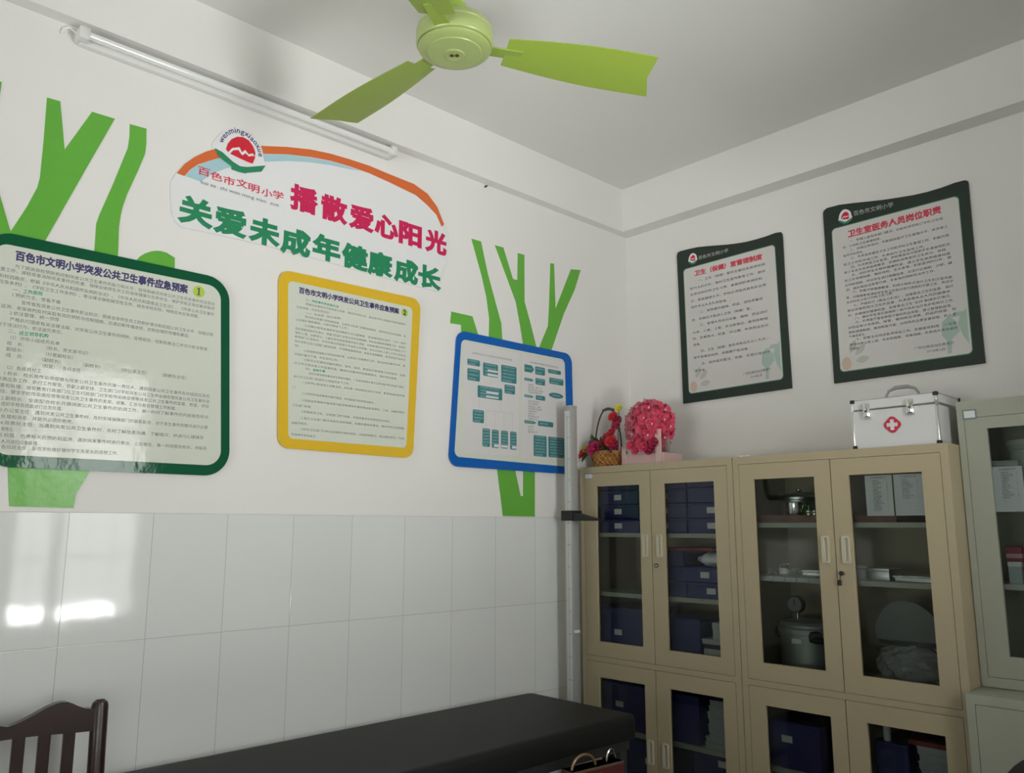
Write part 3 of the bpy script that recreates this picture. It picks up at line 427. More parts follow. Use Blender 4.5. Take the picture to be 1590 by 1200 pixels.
def emblem(root, plane, map2, d, small=False):
    """school emblem: white disc, red sun with white hills, green open book, lettering round the arc"""
    white = mat('emblem_white_print', (0.74, 0.74, 0.75), 0.35)
    c = map2(D['emb'][0]); arc = [map2(p) for p in D['embarc']]
    e = MB(); rr = [Vector(p)-Vector(c) for p in arc]
    pts = [tuple(Vector(c) + v*1.16) for v in rr]
    book = [map2(p) for p in D['embbook'][0]]; book2 = [map2(p) for p in D['embbook'][1]]
    flat(e, plane, [book[0]] + pts + [book2[2], book2[3], book2[4], book[4]], d)
    eo = e.build('emblem', white, root, smooth=False)
    mb = MB(); flat(mb, plane, [map2(p) for p in D['embsun']], d+.0004); mb.build('emblem_sun', mat('emblem_red_print', (0.60, 0.012, 0.03), 0.35), root, smooth=False)
    mb = MB()
    for h in D['embmt']: flat(mb, plane, [map2(p) for p in h], d+.0007)
    mb.build('emblem_hills', white, root, smooth=False)
    mb = MB(); flat(mb, plane, book, d+.0010); flat(mb, plane, book2, d+.0013); mb.build('emblem_book', mat('emblem_green_print', (0.015, 0.22, 0.10), 0.35), root, smooth=False)
    # letters one by one round the arc
    if not small:
        mb = MB(); word = 'wenmingxiaoxue'; L = [0]
        for p, q in zip(arc, arc[1:]): L.append(L[-1] + (Vector(q)-Vector(p)).length)
        widths = [{'w': .75, 'm': .85, 'i': .28}.get(ch, .55) for ch in word]; tot = sum(widths); pos = 0
        for ch, w in zip(word, widths):
            s = (pos + w/2)/tot*L[-1]; pos += w
            i = max(j for j in range(len(L)-1) if L[j] <= s); t = (s-L[i])/(L[i+1]-L[i])
            q = Vector(arc[i]).lerp(Vector(arc[i+1]), t); tg = (Vector(arc[i+1])-Vector(arc[i])).normalized(); nn = Vector((-tg.y, tg.x))
            vs, fs = glyphs(ch, .012, 3); xa = min(v[0] for v in vs); xb = max(v[0] for v in vs); sz = .030
            ov = {k: mb.bm.verts.new(on(plane, *(q + tg*((vs[k][0]-(xa+xb)/2)*sz) + nn*((vs[k][1]-.25)*sz)), d+.0008+.0002*vs[k][2])) for k in sorted({k for f in fs for k in f})}
            for f in fs: mb.bm.faces.new([ov[k] for k in f])
        mb.build('emblem_lettering', navy_ink, root, smooth=False, recalc=False)
emblem(bn, 'L', lambda p: p, .0068)

# ---------------------------------------------------------------- two green bordered posters on the back wall
poster_green = mat('bottle_green_print', (0.008, 0.020, 0.013), 0.4, coat=0.05)
poster_panel = mat('pale_poster_print', (0.60, 0.585, 0.565), 0.4, coat=0.15)
poster_red = mat('poster_red_print', (0.60, 0.035, 0.075), 0.45)
mint = mat('mint_print', (0.37, 0.48, 0.41), 0.5); leafprint = mat('faint_leaf_print', (0.46, 0.47, 0.42), 0.5); peach = mat('peach_flower_print', (0.56, 0.43, 0.36), 0.5)
edge_green = mat('poster_edge_green', (0.05, 0.20, 0.11), 0.5)
def poster(label, key, tkey, h, ht):
    p = D[key]; root = thing('wall_poster', label, 'poster', (p[0][0], 0, p[0][1]), 'green bordered posters on the back wall', absolute=True)
    slab(MB(), 'B', p, 0.0, .010).build('frame', poster_green, root, smooth=False)
    inner = D[key+'i']; c = Vector((sum(q[0] for q in inner)/4, sum(q[1] for q in inner)/4))
    slab(MB(), 'B', rounded([tuple(c + (Vector(q)-c)*1.012) for q in inner], .020, 8), .008, .0104).build('panel_rim', edge_green, root, smooth=False)
    slab(MB(), 'B', rounded(inner, .018, 8), .009, .0108).build('panel', poster_panel, root, smooth=False)
    text_part('title_text', 'B', D[tkey+'title'], ht, .0112, poster_red, root, .040, 1)
    text_part('body_text', 'B', D[tkey], h, .0112, ink, root, 0)
    text_part('school_name_text', 'B', D[tkey+'h'], ht*.72, .0104, mat('silver_print', (0.42, 0.45, 0.42), 0.5), root, .004, 2)
    # printed corner decoration: mint seedlings at the right, faint leaves and a peach bud at the left
    bl, br, tr = Vector(inner[3]), Vector(inner[2]), Vector(inner[1]); w = (br-bl).length; ux = (br-bl).normalized(); uz = (tr-br).normalized()
    def P2(o, x, z): return tuple(o + ux*x*w + uz*z*w)
    mb = MB()
    for pts in ([(-.17, .02), (-.14, .02), (-.13, .13), (-.07, .18), (-.09, .26), (-.14, .31), (-.19, .27), (-.20, .17), (-.165, .12)],
                [(-.015, .07), (-.012, .35), (-.06, .30), (-.08, .24), (-.05, .14)], [(-.13, .29), (-.04, .30), (-.04, .33), (-.10, .33)]):
        flat(mb, 'B', [P2(br, x, z) for x, z in pts], .0110 - .00003*len(mb.bm.faces))
    mb.build('seedling_print', mint, root, smooth=False, recalc=False)
    mb = MB()
    for o, a in (((.09, .14), 1.15), ((.13, .12), .75), ((.13, .07), .12)):
        pts = [(o[0] + (t*.12)*math.cos(a) - s*.03*math.sin(t*PI)*math.sin(a), o[1] + (t*.12)*math.sin(a) + s*.03*math.sin(t*PI)*math.cos(a)) for s, ts in ((1, [0, .2, .4, .6, .8, 1]), (-1, [.8, .6, .4, .2])) for t in ts]
        flat(mb, 'B', [P2(bl, x, z) for x, z in pts], .01103 + .00003*len(mb.bm.faces))
    mb.build('leaf_print', leafprint, root, smooth=False, recalc=False)
    mb = MB(); flat(mb, 'B', [P2(bl, .055+.04*math.cos(k*PI/8), .06+.055*math.sin(k*PI/8)) for k in range(16)], .01105); mb.build('bud_print', peach, root, smooth=False, recalc=False)
    e = Vector(D[tkey+'e']); c0 = Vector(D['emb'][0]); sc = ht*.74/.062
    shear = (inner[1][1]-inner[0][1])/(inner[1][0]-inner[0][0])
    def mp(p):
        v = (Vector(p)-c0)*sc; return (e.x+v.x*.8, e.y+v.y+v.x*.4*shear)
    emblem(root, 'B', mp, .0108, small=True)
    return root
poster('smaller green bordered rules poster, left of the two on the back wall', 'pA', 'tA', .0145, .030)
poster('larger green bordered duties poster above the first aid case', 'pB', 'tB', .0125, .034)

# ---------------------------------------------------------------- ceiling fan
fan_g = mat('pale_green_enamel', (0.35, 0.43, 0.15), 0.32, coat=0.2); fan_b = mat('bright_green_enamel', (0.27, 0.38, 0.055), 0.4)
FD = 2.34; fc = Vector(m4.translation) + (fw + rt*(-89/1263.4) + up*((600-63)/1263.4))*FD
fan = thing('ceiling_fan', 'pale green three-bladed ceiling fan', 'ceiling fan', tuple(fc))
MB().lathe([(.02, -.0465), (.027, -.0475), (.030, -.0445), (.077, -.0415), (.0795, -.0385), (.097, -.0345), (.1030, -.0300), (.1040, -.0265), (.1005, -.0250), (.1005, -.0225), (.1070, -.0215), (.1105, -.016), (.1105, .014), (.109, .0165), (.109, .0195), (.1105, .022), (.108, .034), (.098, .046), (.060, .056), (.030, .060)], n=56).build('motor_housing', fan_g, fan)
MB().lathe([(.024, -.0478), (.024, -.0465), (.020, -.046), (.0, -.046)], n=32, close=False).build('bottom_boss', fan_g, fan)
mb = MB()
for sx in (-1, 1): mb.cyl((sx*.0075*rt.x, sx*.0075*rt.y, 0), .0058, -.0485, -.0455, 14)
mb.build('screw', mat('rusty_screw', (0.10, 0.06, 0.025), 0.6, metal=0.5), fan)
MB().cyl((0, 0, 0), .012, .055, H-fc.z-.02, 16).build('down_rod', fan_b, fan)
MB().lathe([(.020, .056), (.036, .060), (.036, .105), (.018, .125)], n=32).build('rod_collar', fan_b, fan)
MB().lathe([(.02, H-fc.z-.09), (.055, H-fc.z-.02), (.058, H-fc.z)], n=32).build('ceiling_canopy', fan_b, fan)
blade_dir = math.atan2(0.80, 0.60) + 0.15
for k in range(3):
    a = blade_dir + 2*PI*k/3
    mb = MB(); nx = 14; L0, L1 = .15, .60; top = []; bot = []
    for i in range(nx+1):
        t = i/nx; x = L0 + (L1-L0)*t; w = .052 + .030*math.sin(min(1, t*1.3)*PI/2)
        wr = [(x + (.035 if (s > 0 and t > .97) else 0)*(s), s*w, s*w*math.tan(math.radians(-11)) - .006*t) for s in (-1, -.5, 0, .5, 1)]
        top.append([mb.bm.verts.new(Vector(p) + Vector((0, 0, .0012 - .004*(1-(2*j/4-1)**2)))) for j, p in enumerate(wr)])
        bot.append([mb.bm.verts.new(Vector(p) - Vector((0, 0, .0012 + .004*(1-(2*j/4-1)**2)))) for j, p in enumerate(wr)])
    for i in range(nx):
        for j in range(4):
            mb.bm.faces.new((top[i][j], top[i+1][j], top[i+1][j+1], top[i][j+1])); mb.bm.faces.new((bot[i][j+1], bot[i+1][j+1], bot[i+1][j], bot[i][j]))
        for j, f in ((0, 1), (4, -1)): mb.bm.faces.new((top[i][j], bot[i][j], bot[i+1][j], top[i+1][j])[::f])
    for i in (0, nx):
        for j in range(4): mb.bm.faces.new((top[i][j], top[i][j+1], bot[i][j+1], bot[i][j]))
    mb.xform(Matrix.Rotation(a, 4, 'Z') @ Matrix.Translation((0, 0, -.012)))
    bl = mb.build('blade', fan_b, fan)
    mb = MB(); mb.box(.095, .20, -.022, .022, -.018, -.0135, bevel=.001, seg=1).xform(Matrix.Rotation(a, 4, 'Z')); mb.build('blade_bracket', fan_b, bl)

# ---------------------------------------------------------------- tube lamp under the beam
tl = thing('tube_lamp', 'unlit white fluorescent tube lamp under the left beam', 'lamp', (.0, -2.83, 3.07))
body_m = mat('lamp_white_enamel', (0.70, 0.70, 0.67), 0.35)
MB().box(XS, .022, 0, 1.215, -.024, .024, bevel=.003).build('batten', body_m, tl)
for y0, y1 in ((-.012, .022), (1.193, 1.225)): MB().box(XS+.002, .058, y0, y1, -.021, .021, bevel=.006).build('lamp_holder', mat('lamp_holder_plastic', (0.66, 0.66, 0.64), 0.4), tl)
MB().lathe([(.0132, .02), (.0132, 1.195)], (.043, 0, 0), 20, 'y').build('tube', mat('unlit_tube_glass', (0.74, 0.75, 0.73), 0.12, coat=0.4), tl)
mb = MB(); mb.tube([(.01, -.008, .012), (.012, -.03, .022), (.008, -.045, .012), (.004, -.05, -.004)], .004, 8); mb.build('wire', white_plastic, tl)

# ---------------------------------------------------------------- steel cabinets along the back wall
FR = -0.45                      # front face of the two cream cabinets
EDGE = .0268
def door(root, x0, x1, z0, z1, ox0, ox1, oz0, oz1, handle_x, handle_z, yf, m, lock=None, key=False):
    g = .0016; a = [(x0+g, z0+g), (x1-g, z0+g), (x1-g, z1-g), (x0+g, z1-g)]; b = [(ox0, oz0), (ox1, oz0), (ox1, oz1), (ox0, oz1)]
    f = lambda pts, y: [(u, y, v) for u, v in pts]
    d = MB().frame(f(a, yf), f(b, yf), f(a, yf+.018), f(b, yf+.018)).build('door', m, root, smooth=False)
    d.matrix_parent_inverse = root_inv(root)
    MB().box(ox0-.006, ox1+.006, yf+.010, yf+.013, oz0-.006, oz1+.006).build('glass_pane', cab_glass, d, smooth=False)
    if handle_x is not None:
        hw, hh = .0155, .050
        mb = MB(); po = rounded([(handle_x-hw, handle_z-hh), (handle_x+hw, handle_z-hh), (handle_x+hw, handle_z+hh), (handle_x-hw, handle_z+hh)], .006, 4)
        pi = rounded([(handle_x-hw*.58, handle_z-hh*.86), (handle_x+hw*.58, handle_z-hh*.86), (handle_x+hw*.58, handle_z+hh*.86), (handle_x-hw*.58, handle_z+hh*.86)], .004, 4)
        mb.frame(f(po, yf-.007), f(pi, yf-.007), f(po, yf), f(pi, yf-.0006)); 
        mb.poly(f(pi, yf-.0008)); mb.build('handle', pale_plastic, d, smooth=False)
        grip = 1 if handle_x > (x0+x1)/2 else -1
        # the finger grip: a lip standing along one side of the recess
        gx0, gx1 = (handle_x-hw*.58, handle_x-hw*.10) if grip > 0 else (handle_x-hw*.58, handle_x-hw*.16)
        MB().box(gx0, gx1, yf-.0066, yf-.0008, handle_z-hh*.83, handle_z+hh*.83, bevel=.001, seg=1).build('handle_grip', pale_plastic, d, smooth=False)
    if lock:
        MB().lathe([(.0085, yf-.008), (.0085, yf)], (lock[0], 0, lock[1]), 20, 'y').build('lock', black_plastic, d)
        if key:
            mb = MB(); mb.box(lock[0]-.002, lock[0]+.012, yf-.020, yf-.008, lock[1]-.004, lock[1]+.004, bevel=.001, seg=1)
            mb.tube([(lock[0], yf-.013, lock[1]-.002), (lock[0]-.003, yf-.012, lock[1]-.02), (lock[0]-.006, yf-.011, lock[1]-.026)], .0016, 6)
            mb.box(lock[0]-.013, lock[0]+.003, yf-.014, yf-.010, lock[1]-.044, lock[1]-.024, bevel=.0015, seg=1); mb.build('key', mat('dark_steel_key', (0.05, 0.045, 0.04), 0.35, metal=0.8), d)
        else:
            MB().box(lock[0]-.002, lock[0]+.011, yf-.013, yf-.008, lock[1]-.003, lock[1]+.003, bevel=.001, seg=1).build('key', chrome, d)
    return d
def root_inv(root): return Matrix.Translation(root.location).inverted()
def cream_cabinet(label, x0, W, split, openings, lows, shelves, lowshelf, lock_dx, key, tagplate):
    y1 = -.03; x1 = x0+W
    root = thing('steel_cabinet', label, 'cabinet', ((x0+x1)/2, (FR+y1)/2, 0), 'cream steel cabinets along the back wall', absolute=True)
    zt, zd, zb, zl = 1.8, 1.7688, .9176, .8945; t = .0012; mb = MB()
    mb.box(x0, x0+EDGE, FR, FR+.02, .0, zt); mb.box(x1-EDGE, x1, FR, FR+.02, .0, zt)
    mb.box(x0+EDGE, x1-EDGE, FR, FR+.02, zd, zt); mb.box(x0+EDGE, x1-EDGE, FR, FR+.02, zl, zb); mb.box(x0+EDGE, x1-EDGE, FR, FR+.02, 0, .095)
    mb.box(x0, x0+.012, FR+.02, y1, 0, zt); mb.box(x1-.012, x1, FR+.02, y1, 0, zt)
    mb.box(x0+.012, x1-.012, FR+.02, y1, zt-.012, zt); mb.box(x0+.012, x1-.012, y1-.008, y1, 0, zt-.012)
    mb.box(x0+.012, x1-.012, FR+.02, y1-.008, .90, .94); mb.box(x0+.012, x1-.012, FR+.02, y1-.008, .07, .09)
    mb.build('carcass', steel_cream, root, smooth=False)
    for z in shelves: MB().box(x0+.014, x1-.014, FR+.045, y1-.01, z-.019, z).build('shelf', mat('pale_shelf_enamel', (0.44, 0.45, 0.38), 0.45), root, smooth=False)
    MB().box(x0+.014, x1-.014, FR+.045, y1-.01, lowshelf-.019, lowshelf).build('shelf', mat('pale_shelf_enamel', (0, 0, 0)), root, smooth=False)
    xs = x0+split
    for i, (a, b) in enumerate(openings):
        dx0, dx1 = (x0+EDGE, xs) if i == 0 else (xs, x1-EDGE)
        hx = xs-.036 if i == 0 else xs+.043
        lk = (xs+lock_dx, 1.343) if i == 1 else None
        door(root, dx0, dx1, zb, zd, a, b, .985, 1.7045, hx, 1.430, FR-.0005, steel_cream, lk, key)
        a2, b2 = lows[i]
        door(root, dx0, dx1, .097, zl, a2, b2, .20, .826, hx, .549, FR-.0005, steel_cream)
    if tagplate:
        a, b = tagplate; mb = MB().box(a[0], b[0], FR-.0035, FR-.0006, b[1], a[1], bevel=.0006, seg=1); mb.build('label_plate', mat('pale_label_plate', (0.62, 0.66, 0.72), 0.3), root, smooth=False)
    return root
cream_cabinet('cream steel cabinet at the corner, full of navy boxes, flowers on top', .0261, .8485, .4245, [(.127, .387), (.522, .783)], [(.126, .390), (.520, .786)], [1.4845, 1.2085], .601, .024, False, ((.0587, 1.7662), (.104, 1.7454)))
cream_cabinet('cream steel cabinet with steel instruments inside and first aid case on top', .8775, .8422, .4192, [(.9695, 1.230), (1.3645, 1.627)], [(.9745, 1.2375), (1.370, 1.631)], [1.5292, 1.3168], .594, .019, True, None)

# the grey-green instrument cabinet: shallow glazed upper part standing on a deeper base
X3, W3 = 1.7225, .86
c3 = thing('medicine_cabinet', 'grey-green stepped medicine cabinet at the right edge', 'cabinet', (X3+W3/2, -.25, 0), absolute=True)
U = -.34; mb = MB(); x0, x1 = X3, X3+W3
mb.box(x0, x0+.022, U, U+.02, .985, 1.952); mb.box(x1-.022, x1, U, U+.02, .985, 1.952); mb.box(x0+.022, x1-.022, U, U+.02, 1.893, 1.952); mb.box(x0+.022, x1-.022, U, U+.02, .985, 1.017)
mb.box(x0, x0+.010, U+.02, -.03, .985, 1.952); mb.box(x1-.010, x1, U+.02, -.03, .985, 1.952); mb.box(x0+.01, x1-.01, U+.02, -.03, 1.942, 1.952); mb.box(x0+.01, x1-.01, -.04, -.03, .985, 1.942); mb.box(x0+.01, x1-.01, U+.02, -.04, .985, 1.0)
mb.build('upper_carcass', steel_green, c3, smooth=False)
LF = -.505; mb = MB()
mb.box(x0, x1, LF+.02, -.03, .0, .983, bevel=.002, seg=1); mb.box(x0, x1, LF, LF+.02, .953, .983); mb.box(x0, x0+.026, LF, LF+.02, 0, .953); mb.box(x1-.026, x1, LF, LF+.02, 0, .953); mb.box(x0+.026, x1-.026, LF, LF+.02, 0, .09)
mb.build('base_carcass', steel_green, c3, smooth=False)
xm = (x0+x1)/2
for a, b in ((x0+.026, xm), (xm, x1-.026)): MB().box(a+.0016, b-.0016, LF-.0004, LF+.018, .0916, .9514).build('base_door', steel_green, c3, smooth=False)
for i, (a, b) in enumerate(((x0+.022, xm), (xm, x1-.022))):
    door(c3, a, b, 1.017, 1.893, a+.070, b-.070, 1.089, 1.851, b-.035 if i == 0 else a+.035, 1.43, U-.0005, steel_green)
MB().box(1.7435, 1.7869, U-.004, U-.0006, 1.887, 1.9211, bevel=.0008, seg=1).build('label_plate', mat('teal_edged_plate', (0.16, 0.24, 0.24), 0.4), c3, smooth=False)
MB().box(1.7475, 1.7829, U-.0046, U-.004, 1.892, 1.9161).build('label_card', white_card, c3, smooth=False)
for z in (1.60, 1.322): MB().box(x0+.012, x1-.012, U+.035, -.045, z-.018, z).build('shelf', mat('pale_shelf_enamel', (0, 0, 0)), c3, smooth=False)

# ---------------------------------------------------------------- contents of the cabinets
def file_box(label, group, loc, w, h, d=.30, card=None, card_m=None, name='file_box'):
    root = thing(name, label, 'box', loc, group)
    MB().box(-w/2, w/2, -d, 0, 0, h-.004, bevel=.003, seg=1).xform(Matrix.Translation((0, d, 0))).build('body', blue_card, root)
    MB().box(-w/2-.001, w/2+.001, -.0015, d, h-.012, h-.001, bevel=.002, seg=1).build('lid', blue_card, root)
    if card: MB().box(card[0]-.022, card[0]+.022, -.0022, -.0004, card[1]-.0125, card[1]+.0125).build('card', card_m or white_card, root, smooth=False)
    return root
ordn = ['lowest', 'second', 'third', 'topmost']
gA = 'navy file boxes on the top shelf of the corner cabinet'
firstc = None; firstp = None
for col, (cx, nm) in enumerate(((.2135, 'left'), (.478, 'middle'), (.729, 'right'))):
    for r in range(3):
        has = nm != 'right' or r < 2
        lab = '%s navy file box of the %s stack on the top shelf of the corner cabinet' % (ordn[r], nm)
        q = (cx, -.392, 1.4845 + r*.0668)
        w = .247 if col < 2 else .238
        if has and firstc is None: firstc = file_box(lab, gA, q, .243, .0655, card=(0, .033))
        elif has: dup(firstc, q, lab, gA)
        else: firstp = file_box(lab, gA, q, .243, .0655)
    dup(firstp, (cx, -.392, 1.4845 + 3*.0668), 'topmost navy file box of the %s stack on the top shelf of the corner cabinet' % nm, gA) if firstp else None
if firstp:
    for cx, nm in ((.2135, 'left'), (.478, 'middle')):
        dup(firstp, (cx, -.392, 1.4845 + 3*.0668), 'topmost navy file box of the %s stack on the top shelf of the corner cabinet' % nm, gA)
gB = 'navy file boxes on the middle shelf of the corner cabinet'
for cx, z, lab, cd in ((.7125, 0, 'lowest right', True), (.684, 1, 'upper right', True), (.4915, 0, 'lowest left', False), (.468, 1, 'second left', False), (.478, 2, 'topmost left', False)):
    src = firstc if cd else firstp
    dup(src, (cx, -.392, 1.2085 + z*.0668), '%s navy file box on the middle shelf of the corner cabinet' % lab, gB, scale=None if cd else (.80, 1, 1))
# red folder lying on the left stack, crumpled white bag beside it
rf = thing('folder', 'thin red folder lying on navy boxes on the middle shelf', 'folder', (.595, -.39, 1.4090))
MB().box(-.16, .13, 0, .22, .0, .003, bevel=.001, seg=1).build('cover', mat('dark_red_card', (0.22, 0.02, 0.02), 0.5), rf)
MB().box(-.157, .127, .003, .217, .003, .010).build('sheets', white_card, rf, smooth=False)
MB().box(-.16, .13, -.0015, .001, .0, .013).build('spine', mat('dark_red_card', (0, 0, 0)), rf, smooth=False)
MB().box(-.16, .13, 0, .22, .010, .013, bevel=.001, seg=1).build('cover', mat('dark_red_card', (0, 0, 0)), rf)
mb = MB(); q = bmesh.ops.create_icosphere(mb.bm, subdivisions=4, radius=1.0)
for v in q['verts']:
    c = v.co.copy(); n = math.sin(c.x*9+c.z*5)*.09 + math.sin(c.z*13-c.x*7+c.y*5)*.07
    taper = 1.0 if c.x > -.3 else 1.0 - (-.3-c.x)*.75
    v.co = Vector((c.x*.095*(1+n*.3), c.y*.075*taper, c.z*.030*taper*(1+n)))
mb.bm.verts.ensure_lookup_table()
bag = mb.build('plastic_bag', film_mat('white_plastic_film', (0.85, 0.85, 0.88), 1.0, 0.3), None); bag.location = (.715, -.345, 1.3735)
tag(bag, 'crumpled white plastic bag on navy boxes in the corner cabinet', 'plastic bag')
# bottom of the corner cabinet, upper half
file_box('navy storage box with white card at bottom left of upper half, corner cabinet', None, (.215, -.392, .94), .245, .200, card=(-.016, .088), name='storage_box')
file_box('plain navy storage box at bottom middle of upper half, corner cabinet', None, (.535, -.392, .94), .222, .180, name='storage_box')
grey_box = mat('grey_white_carton', (0.50, 0.50, 0.47), 0.7)
for lab, x0, x1, z0, z1, mm in (('lowest white carton of a small pile in the corner cabinet', .663, .83, .94, 1.003, grey_box), ('dark flat carton between white cartons in the corner cabinet', .668, .83, 1.003, 1.021, mat('dark_carton', (0.03, 0.03, 0.03), 0.7)), ('flat white carton below a small upright one in corner cabinet', .655, .83, 1.021, 1.043, grey_box), ('small upright white carton on top of pile in corner cabinet', .709, .80, 1.043, 1.112, grey_box)):
    rb = thing('carton', lab, 'box', ((x0+x1)/2, -.39, z0), 'cartons piled in the corner cabinet'); hw = (x1-x0)/2
    MB().box(-hw, hw, 0, .2, 0, z1-z0-.003, bevel=.002, seg=1).build('body', mm, rb); MB().box(-hw-.001, hw+.001, -.001, .201, (z1-z0)*.6, z1-z0, bevel=.001, seg=1).build('lid', mm, rb)
# lower half of the corner cabinet
file_box('navy box with white card behind the lower left door of corner cabinet', None, (.222, -.392, .601), .245, .200, card=(-.024, .108), name='storage_box')
file_box('navy box beside paper bundles behind the lower right door', None, (.545, -.392, .601), .165, .200, name='storage_box')
file_box('large navy box under the lower shelf, left door of corner cabinet', None, (.27, -.392, .09), .245, .475, card=(.09, .40), name='storage_box')
file_box('large navy box with card under lower shelf, right door of corner cabinet', None, (.715, -.392, .09), .24, .485, card=(.02, .46), name='storage_box')
def paper_bundle(label, group, loc, w, h, d=.26):
    rb = thing('paper_bundle', label, 'paper', loc, group)
    MB().box(-w/2, w/2, 0, d, 0, h*.82, bevel=.001, seg=1).build('sheets', mat('grey_paper_edges', (0.42, 0.43, 0.43), 0.8, noise=0.12, nscale=160), rb)
    MB().box(-w/2-.002, w/2+.001, -.002, d, h*.82, h, bevel=.001, seg=1).build('cover', mat('grey_paper_cover', (0.46, 0.48, 0.48), 0.7), rb)
    return rb
pb = None; z = .601
for k in range(8):
    dx = [0, .004, .022, .018, .022, .016, .024, .030][k]; h = [.026, .024, .022, .026, .022, .026, .024, .026][k]
    lab = ['lowest', 'second', 'third', 'fourth', 'fifth', 'sixth', 'seventh', 'topmost'][k] + ' paper bundle from the bottom behind lower right door of corner cabinet'
    if k == 7: lab = 'topmost paper bundle behind the lower right door of the corner cabinet'
    if pb is None: pb = paper_bundle(lab, 'paper bundles in the corner cabinet', (.74, -.395, z), .17, .0245)
    else: dup(pb, (.74+dx, -.395, z), lab, 'paper bundles in the corner cabinet')
    z += .0247
# lower half of the second cabinet
file_box('navy box with white card behind lower left door of second cabinet', None, (1.055, -.392, .594), .22, .172, card=(-.028, .108), name='storage_box')
file_box('navy box behind lower right door beside stacked papers', None, (1.425, -.392, .594), .115, .165, name='storage_box')
mb = MB(); mb.lathe([(.010, 0), (.0125, .004), (.0125, .055), (.008, .062)], n=18); bt = thing('bottle', 'small pale bottle on navy box behind the lower right door', 'bottle', (1.405, -.37, .759))
mb.build('body', white_plastic, bt); MB().cyl((0, 0, 0), .008, .062, .072, 16).build('cap', white_plastic, bt)
z = .594; pb2 = None
for k in range(7):
    lab = ['lowest', 'second', 'third', 'fourth', 'fifth', 'sixth', 'topmost'][k] + ' paper bundle under red folder in the second cabinet'
    if k in (1, 2, 3, 4, 5): lab = ['', 'second', 'third', 'fourth', 'fifth', 'sixth'][k] + ' paper bundle from the bottom under the red folder'
    dup(pb, (1.60 + [0, .006, -.004, .008, .002, .006, 0][k], -.395, z), lab, 'paper bundles in the second cabinet'); z += .0247
rf2 = dup(rf, (1.585, -.392, z), 'red folder on top of paper bundles in the second cabinet', scale=(.62, 1, 1.2))

# second cabinet: instruments
tray = thing('wooden_tray', 'red-brown wooden tray on the top shelf of second cabinet', 'tray', (1.22, -.25, 1.5292))
brown = mat('red_brown_wood', (0.19, 0.085, 0.06), 0.5, noise=0.2, nscale=25)
MB().box(-.285, .285, -.14, .14, 0, .008, bevel=.001, seg=1).build('base', brown, tray)
mb = MB(); mb.box(-.285, .285, -.14, -.128, .008, .030, bevel=.002, seg=1); mb.box(-.285, .285, .128, .14, .008, .030, bevel=.002, seg=1); mb.box(-.285, -.273, -.128, .128, .008, .030, bevel=.002, seg=1); mb.box(.273, .285, -.128, .128, .008, .030, bevel=.002, seg=1); mb.build('rim', brown, tray)
pot = thing('steel_pot', 'lidded stainless pot at back of the wooden tray', 'pot', (1.045, -.215, 1.5372))
MB().lathe([(.070, 0), (.074, .004), (.074, .085), (.078, .088), (.078, .092), (.072, .092)], n=40).build('body', brushed, pot)
MB().lathe([(.079, .092), (.079, .098), (.060, .112), (.020, .118)], n=40).build('lid', brushed, pot); MB().lathe([(.006, .118), (.012, .126), (.012, .132), (.006, .136)], n=20).build('knob', chrome, pot)
cup = thing('steel_cup', 'bright small stainless cup at front of the wooden tray', 'cup', (1.088, -.335, 1.5372))
MB().lathe([(.036, 0), (.038, .003), (.038, .072), (.040, .074), (.037, .074), (.036, .004), (.0, .004)], n=36).build('body', chrome, cup); MB().tube([(.037, -.0, .062), (.056, -.0, .06), (.056, -.0, .02), (.037, -.0, .018)], .0025, 8).build('handle', chrome, cup)
for k, (x, y) in enumerate(((1.148, -.345), (1.176, -.35))):
    j = thing('small_jar', ['tiny steel jar right next to the bright cup', 'tiny steel jar farther right of the bright cup'][k], 'jar', (x, y, 1.5372), 'tiny jars on the wooden tray')
    MB().lathe([(.010, 0), (.011, .002), (.011, .030), (.008, .034)], n=20).build('body', chrome, j); MB().lathe([(.011, .034), (.011, .040), (.004, .043)], n=20).build('lid', chrome, j)
Z2 = 1.3168
dish = thing('instrument_dish', 'oval lidded steel dish on the tagged shelf', 'dish', (1.005, -.30, Z2))
MB().lathe([(.058, 0), (.066, .003), (.068, .024), (.072, .026), (.066, .026)], n=36, squash=(1, .75)).build('body', chrome, dish); MB().lathe([(.071, .026), (.068, .031), (.02, .036)], n=36, squash=(1, .75)).build('lid', chrome, dish)
MB().tube([(-.022, 0, .034), (-.018, 0, .047), (.018, 0, .047), (.022, 0, .034)], .003, 8).build('handle', chrome, dish)
tin = thing('instrument_tin', 'small flat steel tin at right end of tagged shelf', 'tin', (1.155, -.32, Z2))
MB().box(-.045, .045, -.04, .04, 0, .020, bevel=.004).build('body', chrome, tin); MB().box(-.046, .046, -.041, .041, .018, .028, bevel=.003).build('lid', chrome, tin)
for k in range(4):
    xx = (.991, 1.039, 1.0885, 1.138)[k]
    tg = MB().box(xx-.021, xx+.021, FR+.0405, FR+.0445, Z2-.0165, Z2-.001).build('shelf_tag', mat('pale_blue_tag', (0.55, 0.59, 0.62), 0.4), None, smooth=False)
    tag(tg, 'pale shelf edge tag, %s of four on the middle shelf of second cabinet' % ('leftmost', 'second from left', 'third from left', 'rightmost')[k], 'tag', 'tags on the shelf edge')
wj = thing('white_jar', 'white jar left of the square steel box, second cabinet', 'jar', (1.338, -.34, Z2))
MB().lathe([(.020, 0), (.022, .003), (.022, .038), (.018, .042)], n=28).build('body', mat('white_enamel', (0.62, 0.64, 0.62), 0.3), wj); MB().lathe([(.023, .042), (.023, .050), (.006, .053)], n=28).build('lid', mat('white_enamel', (0, 0, 0)), wj)
sq = thing('instrument_box', 'square steel instrument box behind the right glass door', 'box', (1.418, -.33, Z2))
